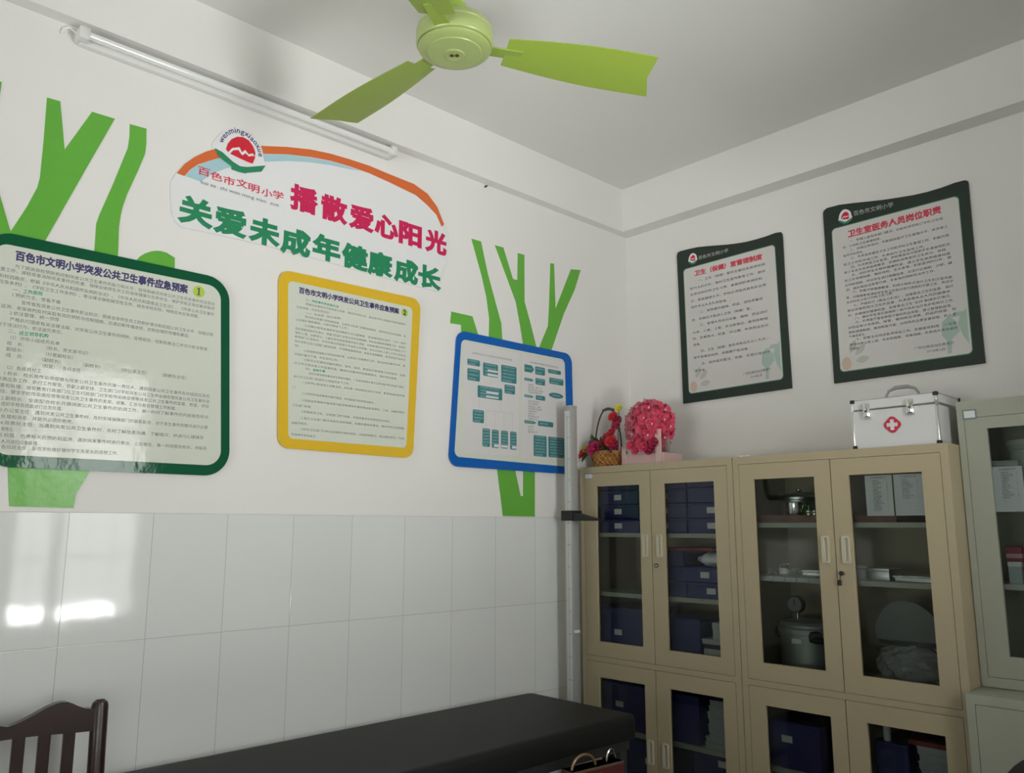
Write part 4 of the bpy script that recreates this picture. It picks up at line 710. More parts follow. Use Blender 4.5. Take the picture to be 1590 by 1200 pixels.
MB().box(-.040, .040, -.045, .06, 0, .036, bevel=.004).build('body', brushed, sq); MB().box(-.041, .041, -.046, .061, .034, .046, bevel=.003).build('lid', brushed, sq)
ft = thing('instrument_tray', 'long flat steel tray beside the square steel box', 'tray', (1.56, -.27, Z2))
MB().box(-.085, .085, -.10, .08, 0, .010, bevel=.003).build('body', brushed, ft); MB().box(-.092, .092, -.107, .087, .016, .022, bevel=.002).build('rim', chrome, ft); mb = MB(); mb.box(-.086, -.083, -.101, .081, .01, .018); mb.box(.083, .086, -.101, .081, .01, .018); mb.box(-.083, .083, -.101, -.098, .01, .018); mb.box(-.083, .083, .078, .081, .01, .018); mb.build('side', brushed, ft)
gj = thing('glass_jar', 'small glass jar standing behind the flat steel tray', 'jar', (1.58, -.12, Z2))
MB().lathe([(.016, 0), (.018, .004), (.018, .075), (.012, .085)], n=24).build('body', glass_mat('jar_glass', (.75, .78, .78)), gj); MB().lathe([(.013, .085), (.015, .090), (.015, .105), (.004, .11)], n=24).build('stopper', mat('frosted_glass', (0.5, 0.52, 0.52), 0.3), gj)
au = thing('autoclave', 'grey pressure sterilizer pot with dial gauge', 'sterilizer', (1.070, -.235, .94))
alum = mat('dull_cast_aluminium', (0.30, 0.31, 0.30), 0.45, metal=0.6)
MB().lathe([(.10, 0), (.118, .008), (.118, .150), (.124, .152), (.124, .160), (.10, .160)], n=48).build('body', alum, au)
MB().lathe([(.127, .160), (.127, .172), (.118, .176), (.118, .186), (.108, .196), (.05, .206)], n=48).build('lid', alum, au)
MB().lathe([(.006, .200), (.006, .234)], (-.036, -.03, 0), 12).build('gauge_stem', chrome, au)
gm = MB().lathe([(.033, -.014), (.035, -.010), (.035, .010), (.030, .012)], (-.040, -.03, .262), 32, 'y').build('gauge', mat('gauge_case', (0.06, 0.06, 0.06), 0.35), au)
MB().lathe([(.029, -.0155), (.029, -.0145)], (-.040, -.03, .262), 32, 'y').build('gauge_face', mat('gauge_face_print', (0.22, 0.22, 0.22), 0.5), gm)
MB().box(-.0415, -.0385, -.0475, -.0455, .258, .282).build('gauge_needle', black_plastic, gm, smooth=False)
mb = MB(); mb.box(-.021, .021, -.1215, -.1165, .118, .137, bevel=.001, seg=1); mb.build('name_plate', white_card, au)
for sx, sy in ((.072, -.105), (-.118, -.02), (.10, .06)):
    mb = MB(); mb.lathe([(.014, .125), (.024, .130), (.026, .150), (.020, .166), (.010, .170)], (sx, sy, 0), 16); mb.build('clamp_knob', black_plastic, au)
mb = MB(); mb.tube([(.06, -.10, .142), (.09, -.14, .140), (.125, -.12, .138), (.135, -.08, .136)], .013, 10); mb.build('handle', black_plastic, au)
# domed lamp head wrapped in clear film
lw = thing('wrapped_lamp', 'fan shaped grey lamp head wrapped in clear plastic, second cabinet', 'lamp', (1.49, -.30, .94))
mb = MB()
for d0, rr in ((0, 1.0),):
    arc = [(-.112*1.0, .165)] + [(.125*math.cos(PI*(1-k/18)*.80+PI*.10)*1.02, .145+.165*math.sin(PI*(1-k/18)*.80+PI*.10)) for k in range(19)] + [(.118, .165)]
    mb.prism([(x, -.055+.03*abs(x)/.12, z) for x, z in arc], [(x*.9, .05, z*.95) for x, z in arc])
mb.build('shade', mat('grey_shade', (0.20, 0.21, 0.20), 0.4), lw)
mb = MB(); mb.lathe([(.118, .150), (.12, .158), (.118, .165)], n=40, squash=(1, .5)); mb.build('rim', mat('dark_rim', (0.02, 0.02, 0.02), 0.4), lw)
mb = MB(); mb.lathe([(.05, .0), (.06, .03), (.022, .05), (.018, .15)], (.0, .01, 0), 28); mb.build('base', black_plastic, lw)
mb = MB(); q = bmesh.ops.create_icosphere(mb.bm, subdivisions=4, radius=1.0)
for v in q['verts']:
    c = v.co; n = math.sin(c.x*11+c.z*6)*.10 + math.sin(c.z*15-c.x*9+c.y*8)*.09
    v.co = Vector((c.x*.118*(1+n*.4), -.02+c.y*.075*(1+n), .085+c.z*.080*(1+.3*n)))
mb.build('plastic_wrap', film_mat('clear_crumpled_film', (0.55, 0.56, 0.57), 0.42, 0.12), lw)
# hand written lists taped behind the glass of the right upper door
def sheet(label, x0, x1, z0, z1, y, rows, seed):
    rnd = random.Random(seed); root = thing('paper_list', label, 'paper', (x0, y, z0), 'handwritten lists behind the cabinet glass')
    w, h = x1-x0, z1-z0
    MB().box(0, w, 0, .0006, 0, h).build('sheet', paper, root, smooth=False)
    mb = MB(); pl = lambda u, v: Vector((u, -.0004, v))
    put_text(mb, pl, '药品器械登记表', (w*.22, h*.94), (w*.80, h*.94), h*.05, .0)
    for r in range(rows):
        zz = h*(.86 - r*.055); s = ''.join(rnd.choice('酒精棉签纱布碘伏剪刀镊子体温计听诊器弯盘绷带') for _ in range(rnd.choice((3, 4, 4, 5, 6))))
        put_text(mb, pl, s, (w*.28, zz), (w*(.28+.065*len(s)), zz), h*.042); put_text(mb, pl, str(rnd.randint(1, 9)), (w*.80, zz), (w*.825, zz), h*.042, mid=.35)
    mb.build('handwriting', grey_ink, root, smooth=False, recalc=False)
    mb = MB()
    for r in range(16):
        zz = h*(.885 - r*.055); mb.poly([pl(w*.06, zz), pl(w*.94, zz), pl(w*.94, zz+.0007), pl(w*.06, zz+.0007)])
    mb.build('ruled_lines', mat('faint_rule_print', (0.50, 0.48, 0.52), 0.7), root, smooth=False, recalc=False)
    return root
YP = FR+.0140
sheet('handwritten paper list, left of the pair in the right glass door', 1.4195, 1.5165, 1.553, 1.6995, YP, 14, 1)
sheet('handwritten paper list, right of the pair in the right glass door', 1.5225, 1.6225, 1.553, 1.6995, YP, 9, 2)
sheet('handwritten paper list behind the glass of medicine cabinet', 1.8145, 1.905, 1.564, 1.717, U+.0140, 11, 3)
# medicine cabinet contents
for k, x in enumerate((1.832, 1.886)):
    rb = thing('medicine_carton', ['red medicine carton nearest the frame of the medicine cabinet', 'second red medicine carton inside the medicine cabinet'][k], 'box', (x, -.24, 1.322), 'red cartons in the medicine cabinet')
    MB().box(-.0255, .0255, 0, .07, 0, .122, bevel=.001, seg=1).build('body', mat('red_carton', (0.33, 0.03, 0.04), 0.45), rb); MB().box(-.0255, .0255, -.0008, .0705, .085, .100).build('print_band', mat('pink_print', (0.6, 0.35, 0.36), 0.5), rb, smooth=False)
mb = thing('blister_pack', 'small pale box leaning in front of the red cartons', 'box', (1.842, -.285, 1.322)); MB().box(-.02, .02, 0, .02, 0, .072, bevel=.001, seg=1).build('body', mat('pale_blue_carton', (0.38, 0.45, 0.46), 0.5), mb); MB().box(-.021, .021, -.001, .021, .058, .074, bevel=.001, seg=1).build('flap', white_card, mb)
cn = thing('glass_container', 'wide glass container on top shelf of medicine cabinet', 'container', (1.93, -.17, 1.60))
MB().lathe([(.09, 0), (.098, .004), (.098, .175), (.102, .180), (.102, .195), (.098, .20)], n=36).build('body', film_mat('frosted_plastic', (0.50, 0.54, 0.52), 0.75, .25), cn); MB().lathe([(.104, .195), (.104, .212), (.03, .222)], n=36).build('lid', mat('grey_lid', (0.40, 0.43, 0.41), 0.4), cn)
db = thing('storage_tin', 'dark blue tin behind the paper list in medicine cabinet', 'tin', (1.835, -.245, 1.60)); MB().box(-.05, .05, -.05, .05, 0, .130, bevel=.004).build('body', mat('dark_blue_tin', (0.03, 0.035, 0.06), 0.4), db); MB().box(-.052, .052, -.052, .052, .118, .140, bevel=.004).build('lid', mat('grey_tin_lid', (0.30, 0.32, 0.31), 0.35), db)
sp = thing('steel_dish', 'bright small steel dish beside the red cartons', 'dish', (1.90, -.285, 1.322)); MB().lathe([(.020, 0), (.030, .018), (.033, .020), (.030, .020), (.018, .003)], n=28).build('bowl', chrome, sp); MB().lathe([(.034, .0195), (.034, .0215), (.031, .0215), (.031, .0195)], n=28, close=False).build('rim', chrome, sp)

# ---------------------------------------------------------------- first aid case on the second cabinet
fa = thing('first_aid_case', 'silver aluminium first aid case with red cross emblem', 'case', (1.538, -.43, 1.8))
al_panel = mat('pale_aluminium_panel', (0.66, 0.66, 0.655), 0.42, metal=0.2, noise=0.03, nscale=300); al_edge = mat('bright_aluminium_edge', (0.80, 0.80, 0.78), 0.25, metal=1.0)
w, d, h, hl = .1545, .235, .1855, .146
MB().box(-w+.003, w-.003, .003, d-.003, .003, hl-.002).build('body', al_panel, fa, smooth=False)
MB().box(-w+.003, w-.003, .003, d-.003, hl+.001, h-.002).build('lid', al_panel, fa, smooth=False)
def edges(z0, z1):
    mb = MB(); t = .0085
    for x in (-w, w-t):
        for y in (0, d-t): mb.box(x, x+t, y, y+t, z0, z1, bevel=.003)
    for z in (z0, z1-t*.55):
        for y in (0, d-t): mb.box(-w, w, y+.001, y+t, z+.0008, z+t*.40, bevel=.001, seg=1)
        for x in (-w, w-t): mb.box(x, x+t, 0, d, z, z+t*.55, bevel=.001, seg=1)
    return mb
edges(0, hl-.0008).build('body_edging', al_edge, fa); edges(hl+.0008, h).build('lid_edging', al_edge, fa)
for x in (-w+.006, w-.006):
    for y in (.006, d-.006):
        for z in (.006, h-.006): MB().box(x-.0085, x+.0085, y-.0085, y+.0085, z-.0075, z+.0075, bevel=.004).build('corner_cap', black_plastic, fa)
for x in (-.095, .062):
    mb = MB(); mb.box(x-.013, x+.013, -.006, .004, hl-.030, hl+.022, bevel=.002); mb.box(x-.009, x+.009, -.011, -.005, hl-.028, hl+.014, bevel=.002); mb.box(x-.015, x+.015, -.009, -.003, hl-.036, hl-.031, bevel=.001, seg=1)
    lt = mb.build('latch', chrome, fa); MB().lathe([(.0035, -.0125), (.0035, -.0105)], (x, 0, hl-.008), 12, 'y').build('keyhole', black_plastic, lt)
for x in (-w, w):
    mb = MB(); mb.box(x-.008 if x > 0 else x-.002, x+.002 if x > 0 else x+.008, -.003, .006, hl-.008, hl+.010, bevel=.001, seg=1); mb.build('clasp', chrome, fa)
pts = [(-.062, .10, h), (-.060, .10, h+.016), (-.048, .10, h+.036), (-.022, .10, h+.046), (.022, .10, h+.046), (.048, .10, h+.036), (.060, .10, h+.016), (.062, .10, h)]
MB().tube(pts, [.004, .0045, .005, .0075, .0075, .005, .0045, .004], 12).build('handle', mat('grey_handle', (0.36, 0.36, 0.37), 0.35, metal=0.5), fa)
MB().box(-.078, .078, .088, .112, h-.002, h+.004, bevel=.001, seg=1).build('handle_plate', chrome, fa)
cxx, czz = -.006, .081; mb = MB(); out = []
for k in range(96):
    th = 2*PI*k/96; dv = Vector((math.cos(th), math.sin(th))); best = .0
    for cx_, cz_ in ((.0150, 0), (-.0150, 0), (0, .0150), (0, -.0150)):
        bq = dv.x*cx_+dv.y*cz_; disc = bq*bq-(.0150**2-.0150**2)
        if bq > 0: best = max(best, bq+math.sqrt(max(disc, 0)))
    out.append((cxx+dv.x*max(best, .0255), czz+dv.y*max(best, .0255)))
mb.prism([(x, -.0012, z) for x, z in out], [(x, .0035, z) for x, z in out])
mb.build('cross_badge', mat('cross_red_print', (0.52, 0.02, 0.06), 0.4), fa, smooth=False)
mb = MB(); mb.box(cxx-.0195, cxx+.0195, -.0018, -.001, czz-.0068, czz+.0068); mb.box(cxx-.0068, cxx+.0068, -.0019, -.001, czz-.0195, czz+.0195); mb.build('cross', mat('cross_white_print', (0.66, 0.64, 0.64), 0.4), fa, smooth=False)

# ---------------------------------------------------------------- flowers on the corner cabinet
def rose(mb, c, r, look=(0, -1, .3)):
    """cupped petals wound round a bud"""
    M = Vector((0, 0, 1)).rotation_difference(Vector(look).normalized()).to_matrix().to_4x4()
    for ring, (n, rad, tilt, ph) in enumerate(((3, .32, .15, 0), (4, .55, .35, .5), (5, .80, .65, .2))):
        for k in range(n):
            a = 2*PI*k/n + ph; grid = []
            for i in range(4):
                row = []
                for j in range(5):
                    u = (j/4-.5)*2; v = i/3; wd = (.20+.75*math.sin(v*PI*.62))*rad*1.05
                    rr = rad*(.30+.75*v) + tilt*v*v*.35; z = (-.55+1.15*v)*(1-.25*ring/2) - tilt*v*v*.35 - .10*u*u
                    an = a + u*wd/max(rad, .1)*.62; row.append(mb.bm.verts.new(Vector(c) + (M @ Vector((rr*math.cos(an)*r, rr*math.sin(an)*r, z*r*.8)))))
                grid.append(row)
            for i in range(3):
                for j in range(4): mb.bm.faces.new((grid[i][j], grid[i][j+1], grid[i+1][j+1], grid[i+1][j]))
    mb.blob(tuple(Vector(c)+(M @ Vector((0, 0, -.1*r)))), r*.42, 1)
    return mb
petal = {k: mat('petal_'+k, v, 0.6) for k, v in dict(red=(0.50, 0.015, 0.03), crimson=(0.34, 0.01, 0.06), magenta=(0.50, 0.015, 0.11), purple=(0.22, 0.07, 0.30), plum=(0.12, 0.015, 0.07), yellow=(0.62, 0.55, 0.05), pink=(0.62, 0.30, 0.36)).items()}
leafm = mat('dark_leaf_fabric', (0.035, 0.085, 0.03), 0.6, noise=0.3, nscale=30)
wick = bpy.data.materials.new('woven_cane'); wick.use_nodes = True
_nt = wick.node_tree; _b = _nt.nodes['Principled BSDF']; _b.inputs['Roughness'].default_value = .5
_tc = _nt.nodes.new('ShaderNodeTexCoord'); _w = _nt.nodes.new('ShaderNodeTexChecker'); _w.inputs['Scale'].default_value = 62
_w.inputs['Color1'].default_value = (0.52, 0.27, 0.08, 1); _w.inputs['Color2'].default_value = (0.27, 0.11, 0.03, 1)
_nt.links.new(_tc.outputs['Object'], _w.inputs['Vector']); _nt.links.new(_w.outputs['Color'], _b.inputs['Base Color'])
bk = thing('flower_basket', 'small woven basket of red, purple and yellow roses with hoop handle', 'flower basket', (.113, -.335, 1.8))
mb = MB(); nk, nr = 48, 9; rings = []
for i in range(nr+1):
    z = .074*i/nr; r0 = .066 + .022*i/nr; rings.append([mb.bm.verts.new(((r0 + .0035*(1 if (k+i) % 2 else -1)*(0 < i < nr))*math.cos(2*PI*k/nk), (r0 + .0035*(1 if (k+i) % 2 else -1)*(0 < i < nr))*math.sin(2*PI*k/nk), z)) for k in range(nk)])
for a, b in zip(rings, rings[1:]):
    for k in range(nk): mb.bm.faces.new((a[k], a[(k+1) % nk], b[(k+1) % nk], b[k]))
mb.bm.faces.new(rings[0][::-1]); mb.bm.faces.new(rings[-1]); mb.build('basket_weave', wick, bk, smooth=False)
MB().tube([(.0885*math.cos(2*PI*k/40), .0885*math.sin(2*PI*k/40), .076+.002*math.sin(k*2.5)) for k in range(41)], .006, 8, cap=False).build('rim', mat('cane_rim', (0.36, 0.19, 0.08), 0.5, noise=0.3, nscale=90), bk)
hp = [(-.085*math.cos(PI*k/24), .0, .075 + .225*math.sin(PI*k/24)) for k in range(25)]
MB().tube(hp, .0042, 8).build('hoop_handle', mat('dark_cane', (0.09, 0.075, 0.065), 0.5), bk)
mb = MB()
for k in range(6): mb.blob((-.02+.012*k, -.004, .297-.003*abs(k-2)), .010, 1, (1.3, .9, .8), .2)
mb.build('handle_bow', mat('dark_ribbon', (0.10, 0.08, 0.08), 0.5), bk)
for (x, y, z, r, c) in ((-.098, -.085, .072, .026, 'red'), (-.085, -.075, .098, .020, 'yellow'), (-.058, -.05, .125, .026, 'plum'), (-.030, -.075, .118, .030, 'purple'), (-.008, -.105, .092, .036, 'magenta'), (.030, -.09, .108, .028, 'red'), (-.005, -.03, .140, .022, 'pink'), (.050, -.055, .150, .026, 'red'), (.066, -.05, .172, .020, 'red'), (.028, -.04, .152, .024, 'plum'), (.072, -.045, .246, .026, 'red'), (.085, -.03, .224, .026, 'crimson'), (.100, -.06, .196, .024, 'crimson'), (.100, -.10, .120, .030, 'red'), (.115, -.095, .098, .026, 'crimson'), (.104, -.04, .285, .020, 'yellow')):
    rose(MB(), (x, y, z), r, (x*2, -1, .45)).build('rose', petal[c], bk)
mb = MB()
def leaf(mb, base, tip, w):
    b, t = Vector(base), Vector(tip); ax = t-b; sd = ax.cross(Vector((0, -1, .2))).normalized(); q = []
    for i in range(6):
        f = i/5; ww = w*math.sin(PI*min(.98, .08+f*.9)); c = b+ax*f + Vector((0, -.012*math.sin(f*PI), 0)); q.append((mb.bm.verts.new(c-sd*ww), mb.bm.verts.new(c+Vector((0, .004, 0))), mb.bm.verts.new(c+sd*ww)))
    for a, c in zip(q, q[1:]):
        for j in (0, 1): mb.bm.faces.new((a[j], a[j+1], c[j+1], c[j]))
rl = random.Random(3)
for k in range(30):
    a = rl.uniform(-PI, 0.3); rr = rl.uniform(.02, .075); p = (rr*math.cos(a), rr*math.sin(a), .078)
    leaf(mb, p, (min(.10, p[0]*1.3+rl.uniform(-.02, .03)), p[1]*1.4+rl.uniform(-.02, .0), .078+rl.uniform(.005, .05)), rl.uniform(.010, .016))
for k in range(26):
    p = (rl.uniform(-.01, .07), -.03, .075); leaf(mb, p, (p[0]+rl.uniform(-.02, .03), rl.uniform(-.115, -.08), rl.uniform(.085, .165)), rl.uniform(.010, .016))
leaf(mb, (-.07, -.06, .08), (-.088, -.10, .028), .012); leaf(mb, (-.08, -.06, .08), (-.115, -.09, .05), .010)
mb.tube([(.08, -.02, .08), (.09, -.03, .18), (.104, -.04, .27)], .002, 6); mb.tube([(.06, -.03, .08), (.07, -.04, .16), (.072, -.045, .23)], .002, 6)
mb.build('leaves', leafm, bk)
pk = thing('pink_flower_bouquet', 'pink mesh bouquet in a pale pink tray with tall posts', 'bouquet', (.362, -.29, 1.8))
palepink = mat('pale_pink_card', (0.66, 0.46, 0.44), 0.6)
mb = MB(); mb.box(-.145, .108, -.07, .07, 0, .004); mb.box(-.145, .108, -.07, -.066, .004, .054); mb.box(-.145, .108, .066, .07, .004, .054); mb.box(-.145, -.141, -.066, .066, .004, .054); mb.box(.104, .108, -.066, .066, .004, .054); mb.build('tray', palepink, pk, smooth=False)
for x0, x1, z1 in ((-.142, -.117, .098), (.058, .093, .165)): MB().box(x0, x1, -.0745, -.0705, .0, z1, bevel=.001, seg=1).build('post', palepink, pk)
mb = MB(); n = 16
va = []
for k in range(n+1):
    x = .060+.046*k/n; y = -.02+.010*(k % 2)*1.0; va.append((mb.bm.verts.new((x, y, .0545)), mb.bm.verts.new((x-.012, y, .155))))
for a, b in zip(va, va[1:]): mb.bm.faces.new((a[0], b[0], b[1], a[1]))
mb.build('pleated_wrap', film_mat('pleated_grey_film', (0.50, 0.46, 0.44), 0.75, .4), pk, smooth=False, recalc=False)
tulle = film_mat('pink_tulle', (0.62, 0.16, 0.22), 0.55, .5); tulle_p = film_mat('pale_pink_tulle', (0.72, 0.46, 0.48), 0.50, .5)
hot = mat('hot_pink_petal', (0.66, 0.06, 0.13), 0.55); soft = mat('soft_pink_petal', (0.72, 0.26, 0.31), 0.55); pearl = mat('cream_pearl', (0.80, 0.52, 0.42), 0.3)
rp = random.Random(11); BC = Vector((-.008, -.01, .195)); BR = (.108, .085, .105)
k = 0
for i in range(60):
    z = 1-2*(i+.5)/60; ph = i*2.39996; rxy = math.sqrt(1-z*z); dv = Vector((rxy*math.cos(ph), rxy*math.sin(ph), z))
    if dv.y > .25 or z < -.85: continue
    c = BC + Vector((dv.x*BR[0], dv.y*BR[1], dv.z*BR[2])) ; k += 1
    mb = MB(); M = Vector((0, 0, 1)).rotation_difference(dv).to_matrix().to_4x4(); n = 12
    for ring, (r1, cup) in enumerate(((.034, .010), (.022, .016))):
        cc = mb.bm.verts.new(c); rim = [mb.bm.verts.new(c + (M @ Vector((r1*rp.uniform(.75, 1.15)*math.cos(2*PI*q/n), r1*rp.uniform(.75, 1.15)*math.sin(2*PI*q/n), cup*rp.uniform(.2, 1.5))))) for q in range(n)]
        for q in range(n): mb.bm.faces.new((cc, rim[q], rim[(q+1) % n]))
    pale = dv.x < -.45 or (dv.x < .2 and rp.random() < .25)
    fl = mb.build('flower', soft if pale else hot, pk, recalc=False)
    if k % 2 == 0:
        pm = MB(); pm.blob(tuple(c+dv*.012), .0055, 2); pm.build('pearl', pearl, fl)
for i, (cx, cz, rr, mm) in enumerate(((-.02, .20, 1.08, tulle), (-.075, .195, .70, tulle_p), (.02, .11, .62, tulle))):
    mb = MB(); q = bmesh.ops.create_icosphere(mb.bm, subdivisions=4, radius=1.0)
    for v in q['verts']:
        c = v.co; n = 1 + .10*math.sin(c.x*17+c.z*9) + .09*math.sin(c.z*21-c.x*13+c.y*11) + rp.uniform(-.06, .06)
        v.co = Vector((cx+c.x*.108*rr*n, -.012+c.y*.078*rr*n, cz+c.z*.104*rr*n))
    mb.build('tulle', mm, pk)
mb = MB()
for i in range(420):
    z = rp.uniform(-.7, 1); ph = rp.uniform(-PI, PI); rxy = math.sqrt(1-z*z); dv = Vector((rxy*math.cos(ph), rxy*math.sin(ph), z))
    if dv.y > .4: continue
    c = BC + Vector((dv.x*BR[0], dv.y*BR[1], dv.z*BR[2])); t = dv.cross(Vector((rp.uniform(-1, 1), rp.uniform(-1, 1), rp.uniform(-1, 1)))).normalized()
    l_ = rp.uniform(.012, .034); w_ = rp.uniform(.0008, .0020); q = c + dv*l_ + t*rp.uniform(-.012, .012)
    mb.poly([c-t*w_, c+t*w_, q+t*w_*.4, q-t*w_*.4])
mb.build('tulle_fringe', mat('pink_fringe', (0.66, 0.20, 0.27), 0.6), pk, smooth=False, recalc=False)
for x, y, z in ((-.075, -.085, .100), (-.045, -.085, .075), (.0, -.09, .085), (.035, -.085, .07), (.055, -.08, .10), (-.02, -.085, .105)):
    rose(MB(), (x, y, z), .026, (x, -1, .3)).build('flower', hot if x < .03 else petal['crimson'], pk)
mb = MB(); mb.tube([(-.115, -.02, .07), (-.10, -.02, .17), (-.082, -.02, .275)], .0018, 6); mb.tube([(-.09, -.02, .265), (-.06, -.025, .275), (-.045, -.025, .285)], .002, 6)
mb.build('stem', mat('lilac_ribbon', (0.34, 0.26, 0.45), 0.5), pk)
rose(MB(), (-.045, -.03, .290), .016, (0, -1, .3)).build('flower', mat('lilac_petal', (0.46, 0.42, 0.58), 0.55), pk)

# ---------------------------------------------------------------- height measuring stand beside the cabinets
st = thing('height_measure', 'grey aluminium height measuring post with black sliding headpiece', 'height measure', (.100, -.598, 0))
MB().box(-.06, .30, -.16, .12, 0, .035, bevel=.008).build('base_plate', mat('grey_base_enamel', (0.30, 0.30, 0.30), 0.5), st)
hw = .0225
MB().box(-hw, hw, -hw, hw, .035, 2.083, bevel=.0025).build('column', mat('dull_aluminium_post', (0.42, 0.43, 0.41), 0.5, metal=0.35), st)
MB().box(-.016, .016, -hw-.0012, -hw+.001, .30, 2.06).build('scale_strip', mat('pale_scale_print', (0.62, 0.63, 0.61), 0.45), st, smooth=False)
mb = MB(); pl = lambda u, v: Vector((u, -hw-.0015, v))
for i in range(0, 172):
    z = .33+i*.01; ln_ = .011 if i % 10 == 0 else (.008 if i % 5 == 0 else .005)
    mb.poly([pl(-.013, z), pl(-.013+ln_, z), pl(-.013+ln_, z+.0011), pl(-.013, z+.0011)])
    if i % 10 == 0 and i: put_text(mb, pl, str(30+i), (.0, z), (.013, z), .012, 0, 1, .35)
mb.poly([pl(-.001, .32), pl(.0004, .32), pl(.0004, 2.03), pl(-.001, 2.03)])
mb.build('scale_marks', grey_ink, st, smooth=False, recalc=False)
MB().box(-hw-.001, hw+.001, -hw-.001, hw+.001, 2.075, 2.086, bevel=.002).build('end_cap', mat('dull_aluminium_post', (0, 0, 0)), st)
MB().box(-hw-.012, hw+.012, -hw-.014, hw+.014, 1.541, 1.588, bevel=.003).build('slider', black_plastic, st)
mb = MB(); xa, xb, yw = hw+.008, .182, .028
mb.prism([(xa, -yw, 1.540), (xb, -yw*.7, 1.540), (xb, -yw*.7, 1.544), (xa, -yw, 1.578)], [(xa, yw, 1.540), (xb, yw*.7, 1.540), (xb, yw*.7, 1.544), (xa, yw, 1.578)])
mb.build('headpiece', black_plastic, st)
MB().box(hw-.002, hw+.010, -.018, .018, 1.035, 1.048, bevel=.003).build('stop_clip', white_plastic, st)

# ---------------------------------------------------------------- black examination bed along the left wall
bd = thing('examination_bed', 'black padded examination bed along the tiled left wall', 'bed', (.35, -1.725, 0))
L2, W2 = .90, .300
out = rounded([(-W2, -L2), (W2, -L2), (W2, L2), (-W2, L2)], .045, 8)
mb = MB(); prof = [(.014, .712), (.002, .718), (0, .730), (0, .778), (.003, .790), (.011, .797), (.022, .800)]
cs = [Vector((0, 0))]; rings = []
for off, z in prof:
    rr = rounded([(-W2+off, -L2+off), (W2-off, -L2+off), (W2-off, L2-off), (-W2+off, L2-off)], max(.02, .045-off), 8); rings.append([mb.bm.verts.new((x, y, z)) for x, y in rr])
for a, b in zip(rings, rings[1:]):
    for k in range(len(a)): mb.bm.faces.new((a[k], a[(k+1) % len(a)], b[(k+1) % len(a)], b[k]))
mb.bm.faces.new(rings[0][::-1]); mb.bm.faces.new(rings[-1]); mb.build('mattress', leather, bd, angle=.9)
dark_steel = mat('dark_grey_steel_tube', (0.05, 0.05, 0.05), 0.4, metal=0.4)
mb = MB(); mb.box(-.27, .27, -.87, -.83, .672, .712); mb.box(-.27, .27, .83, .87, .672, .712); mb.box(-.27, -.23, -.83, .83, .672, .712); mb.box(.23, .27, -.83, .83, .672, .712); mb.build('frame', dark_steel, bd, smooth=False)
for x in (-.25, .25):
    for y in (-.84, .0, .84): MB().box(x-.018, x+.018, y-.018, y+.018, 0, .672, bevel=.003, seg=1).build('leg', dark_steel, bd)
mb = MB()
for x in (-.25, .25): mb.box(x-.012, x+.012, -.82, .82, .18, .205)
mb.build('stretcher', dark_steel, bd, smooth=False)

# dark red carrier with loop handles standing at the bed
cb = thing('carrier_bag', 'dark red upright bag with pale lettering and loop handles beside bed', 'bag', (.735, -1.195, 0), rz=math.radians(-6))
redm = mat('dark_red_canvas', (0.085, 0.012, 0.010), 0.6, noise=0.15, nscale=12)
mb = MB(); mb.prism([(.035, -.13, 0), (.035, .13, 0), (.022, .12, .70), (.022, -.12, .70)], [(-.05, -.13, 0), (-.05, .13, 0), (-.035, .12, .70), (-.035, -.12, .70)]); mb.build('body', redm, cb)
MB().box(-.037, .0245, -.121, .121, .690, .700, bevel=.002, seg=1).build('top_band', mat('brown_band', (0.12, 0.07, 0.045), 0.5), cb)
mb = MB(); put_text(mb, lambda u, v: Vector((.0235+.0005+(.70-v)*.0186, u, v)), '健康卫生', (-.10, .662), (.03, .662), .05, .004, 2); mb.build('lettering', mat('pale_red_print', (0.20, 0.08, 0.065), 0.6), cb, smooth=False, recalc=False)
goldm = mat('pale_brass', (0.30, 0.20, 0.10), 0.4, metal=0.6)
MB().tube([(.0, -.105+.055*(1-math.cos(PI*k/14))*1.0, .696+.045*math.sin(PI*k/14)) for k in range(15)], .005, 10).build('handle', goldm, cb)
MB().tube([(.0, .058+.022*(1-math.cos(PI*k/14)), .696+.042*math.sin(PI*k/14)) for k in range(15)], .0045, 10).build('handle', chrome, cb)

# ---------------------------------------------------------------- dark wooden chair in front of the left wall
ch = thing('wooden_chair', 'dark lacquered wooden chair with slatted back at lower left', 'chair', (.20, -2.885, 0))
yr = [(.0, .0)]
hw = .2425
for s in (-1, 1):
    mb = MB(); y = s*(hw-.0185); mb.tube([(.02, y, 0), (.03, y, .44), (.012, y, .75), (0, y, 1.024), (0, y, 1.034), (-.001, y, 1.041)], [.022, .022, .022, .022, .019, .010], 16); mb.build('back_post', dark_wood, ch)
    mb = MB(); mb.tube([(.44, y, 0), (.43, y, .43)], [.017, .021], 12); mb.build('front_leg', dark_wood, ch)
mb = MB(); n = 28; F = []; B = []
def topz(t):   # t: 0 at the middle, 1 at the post: low middle, hump, dip beside the post
    t = abs(t); return 1.000 + .0455*math.exp(-((t-.58)/(.40 if t < .58 else .24))**2) + .020*t*t*t
up_ = [( -hw+.03 + (2*hw-.06)*k/n ) for k in range(n+1)]
top = [(y, topz(y/(hw-.03))) for y in up_]; botm = [(y, .968 + .006*math.cos(PI*y/(hw))) for y in up_[::-1]]
mb.prism([(.014, y, z) for y, z in top+botm][::-1], [(-.012, y, z) for y, z in top+botm][::-1]); mb.build('top_rail', dark_wood, ch, angle=.5)
MB().box(-.004, .018, -hw+.03, hw-.03, .52, .57, bevel=.003).build('lower_rail', dark_wood, ch)
for k in range(-3, 4):
    yy = .03 + k*.0605
    if abs(yy) > .19: continue
    MB().box(-.006, .008, yy-.0145, yy+.0145, .565, .985, bevel=.002, seg=1).build('slat', dark_wood, ch)
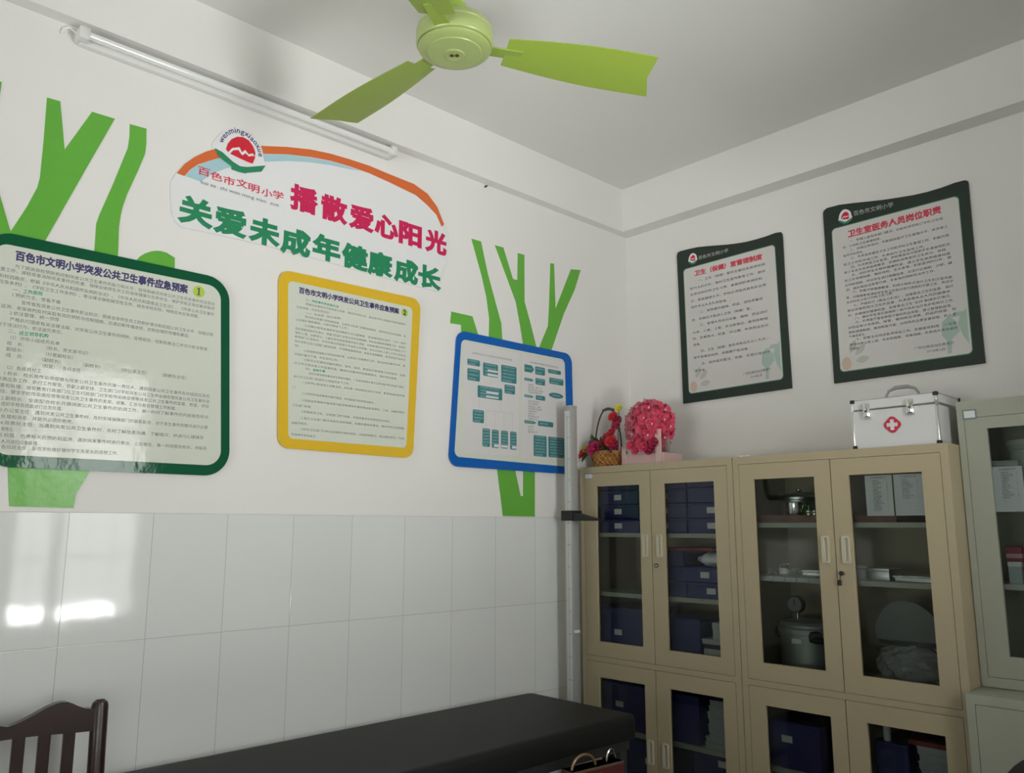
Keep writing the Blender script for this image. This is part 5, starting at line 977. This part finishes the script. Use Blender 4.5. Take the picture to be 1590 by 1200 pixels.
MB().box(.0, .46, -hw, hw, .43, .462, bevel=.008).build('seat', dark_wood, ch)
mb = MB()
for s in (-1, 1): mb.box(.04, .43, s*(hw-.02)-.010, s*(hw-.02)+.010, .18, .21)
mb.box(.42, .44, -hw+.03, hw-.03, .24, .27); mb.build('stretcher', dark_wood, ch, smooth=False)

# dark office chair whose back just enters the lower right corner
oc = thing('office_chair', 'black rounded chair back cut off by the lower right corner', 'chair', (2.345, -1.36, 0))
blk = mat('black_chair_fabric', (0.014, 0.011, 0.010), 0.6)
pp = rounded([(-.225, .60), (.225, .60), (.225, 1.082), (-.225, 1.082)], .12, 10)
MB().prism([(x, -.205, z) for x, z in pp], [(x*.97, -.155, z) for x, z in pp]).build('backrest', blk, oc, angle=.5)
MB().box(-.23, .23, -.14, .32, .43, .49, bevel=.025, seg=3).build('seat', blk, oc)
MB().tube([(0, -.17, .64), (0, -.19, .50), (0, -.10, .42), (0, .05, .42)], .02, 10).build('back_bracket', black_plastic, oc)
MB().cyl((0, .08, 0), .026, .09, .43, 20).build('gas_column', black_plastic, oc)
for k in range(5):
    a = 2*PI*k/5+.3; x, y = math.cos(a), .08
    lg = MB().tube([(0, .08, .10), (.27*math.cos(a), .08+.27*math.sin(a), .065)], [.022, .014], 10).build('leg', black_plastic, oc)
    MB().lathe([(.026, -.018), (.026, .018)], (.27*math.cos(a), .08+.27*math.sin(a), .027), 16, 'y').build('caster', black_plastic, lg)

# small odds and ends
nl = MB().lathe([(.0045, XS), (.0045, .010), (.002, .012)], (0, -1.062, 3.096), 12, 'x').build('nail', black_plastic, None); tag(nl, 'small black nail just under the beam on the left wall', 'nail')
ps = thing('paper_scrap', 'small torn white paper scraps on the front edge of cabinet top', 'paper', (.925, -.435, 1.8))
for x, w_ in ((-.014, .010), (.012, .016)):
    mb = MB(); n = 6; top = [(x + w_*math.cos(2*PI*k/n)*random.uniform(.7, 1.1), .004*math.sin(2*PI*k/n), .0055+.002*random.random()) for k in range(n)]
    mb.prism(top, [(p[0]*1.0, p[1]*1.3, 0) for p in top]); mb.build('scrap', paper, ps)
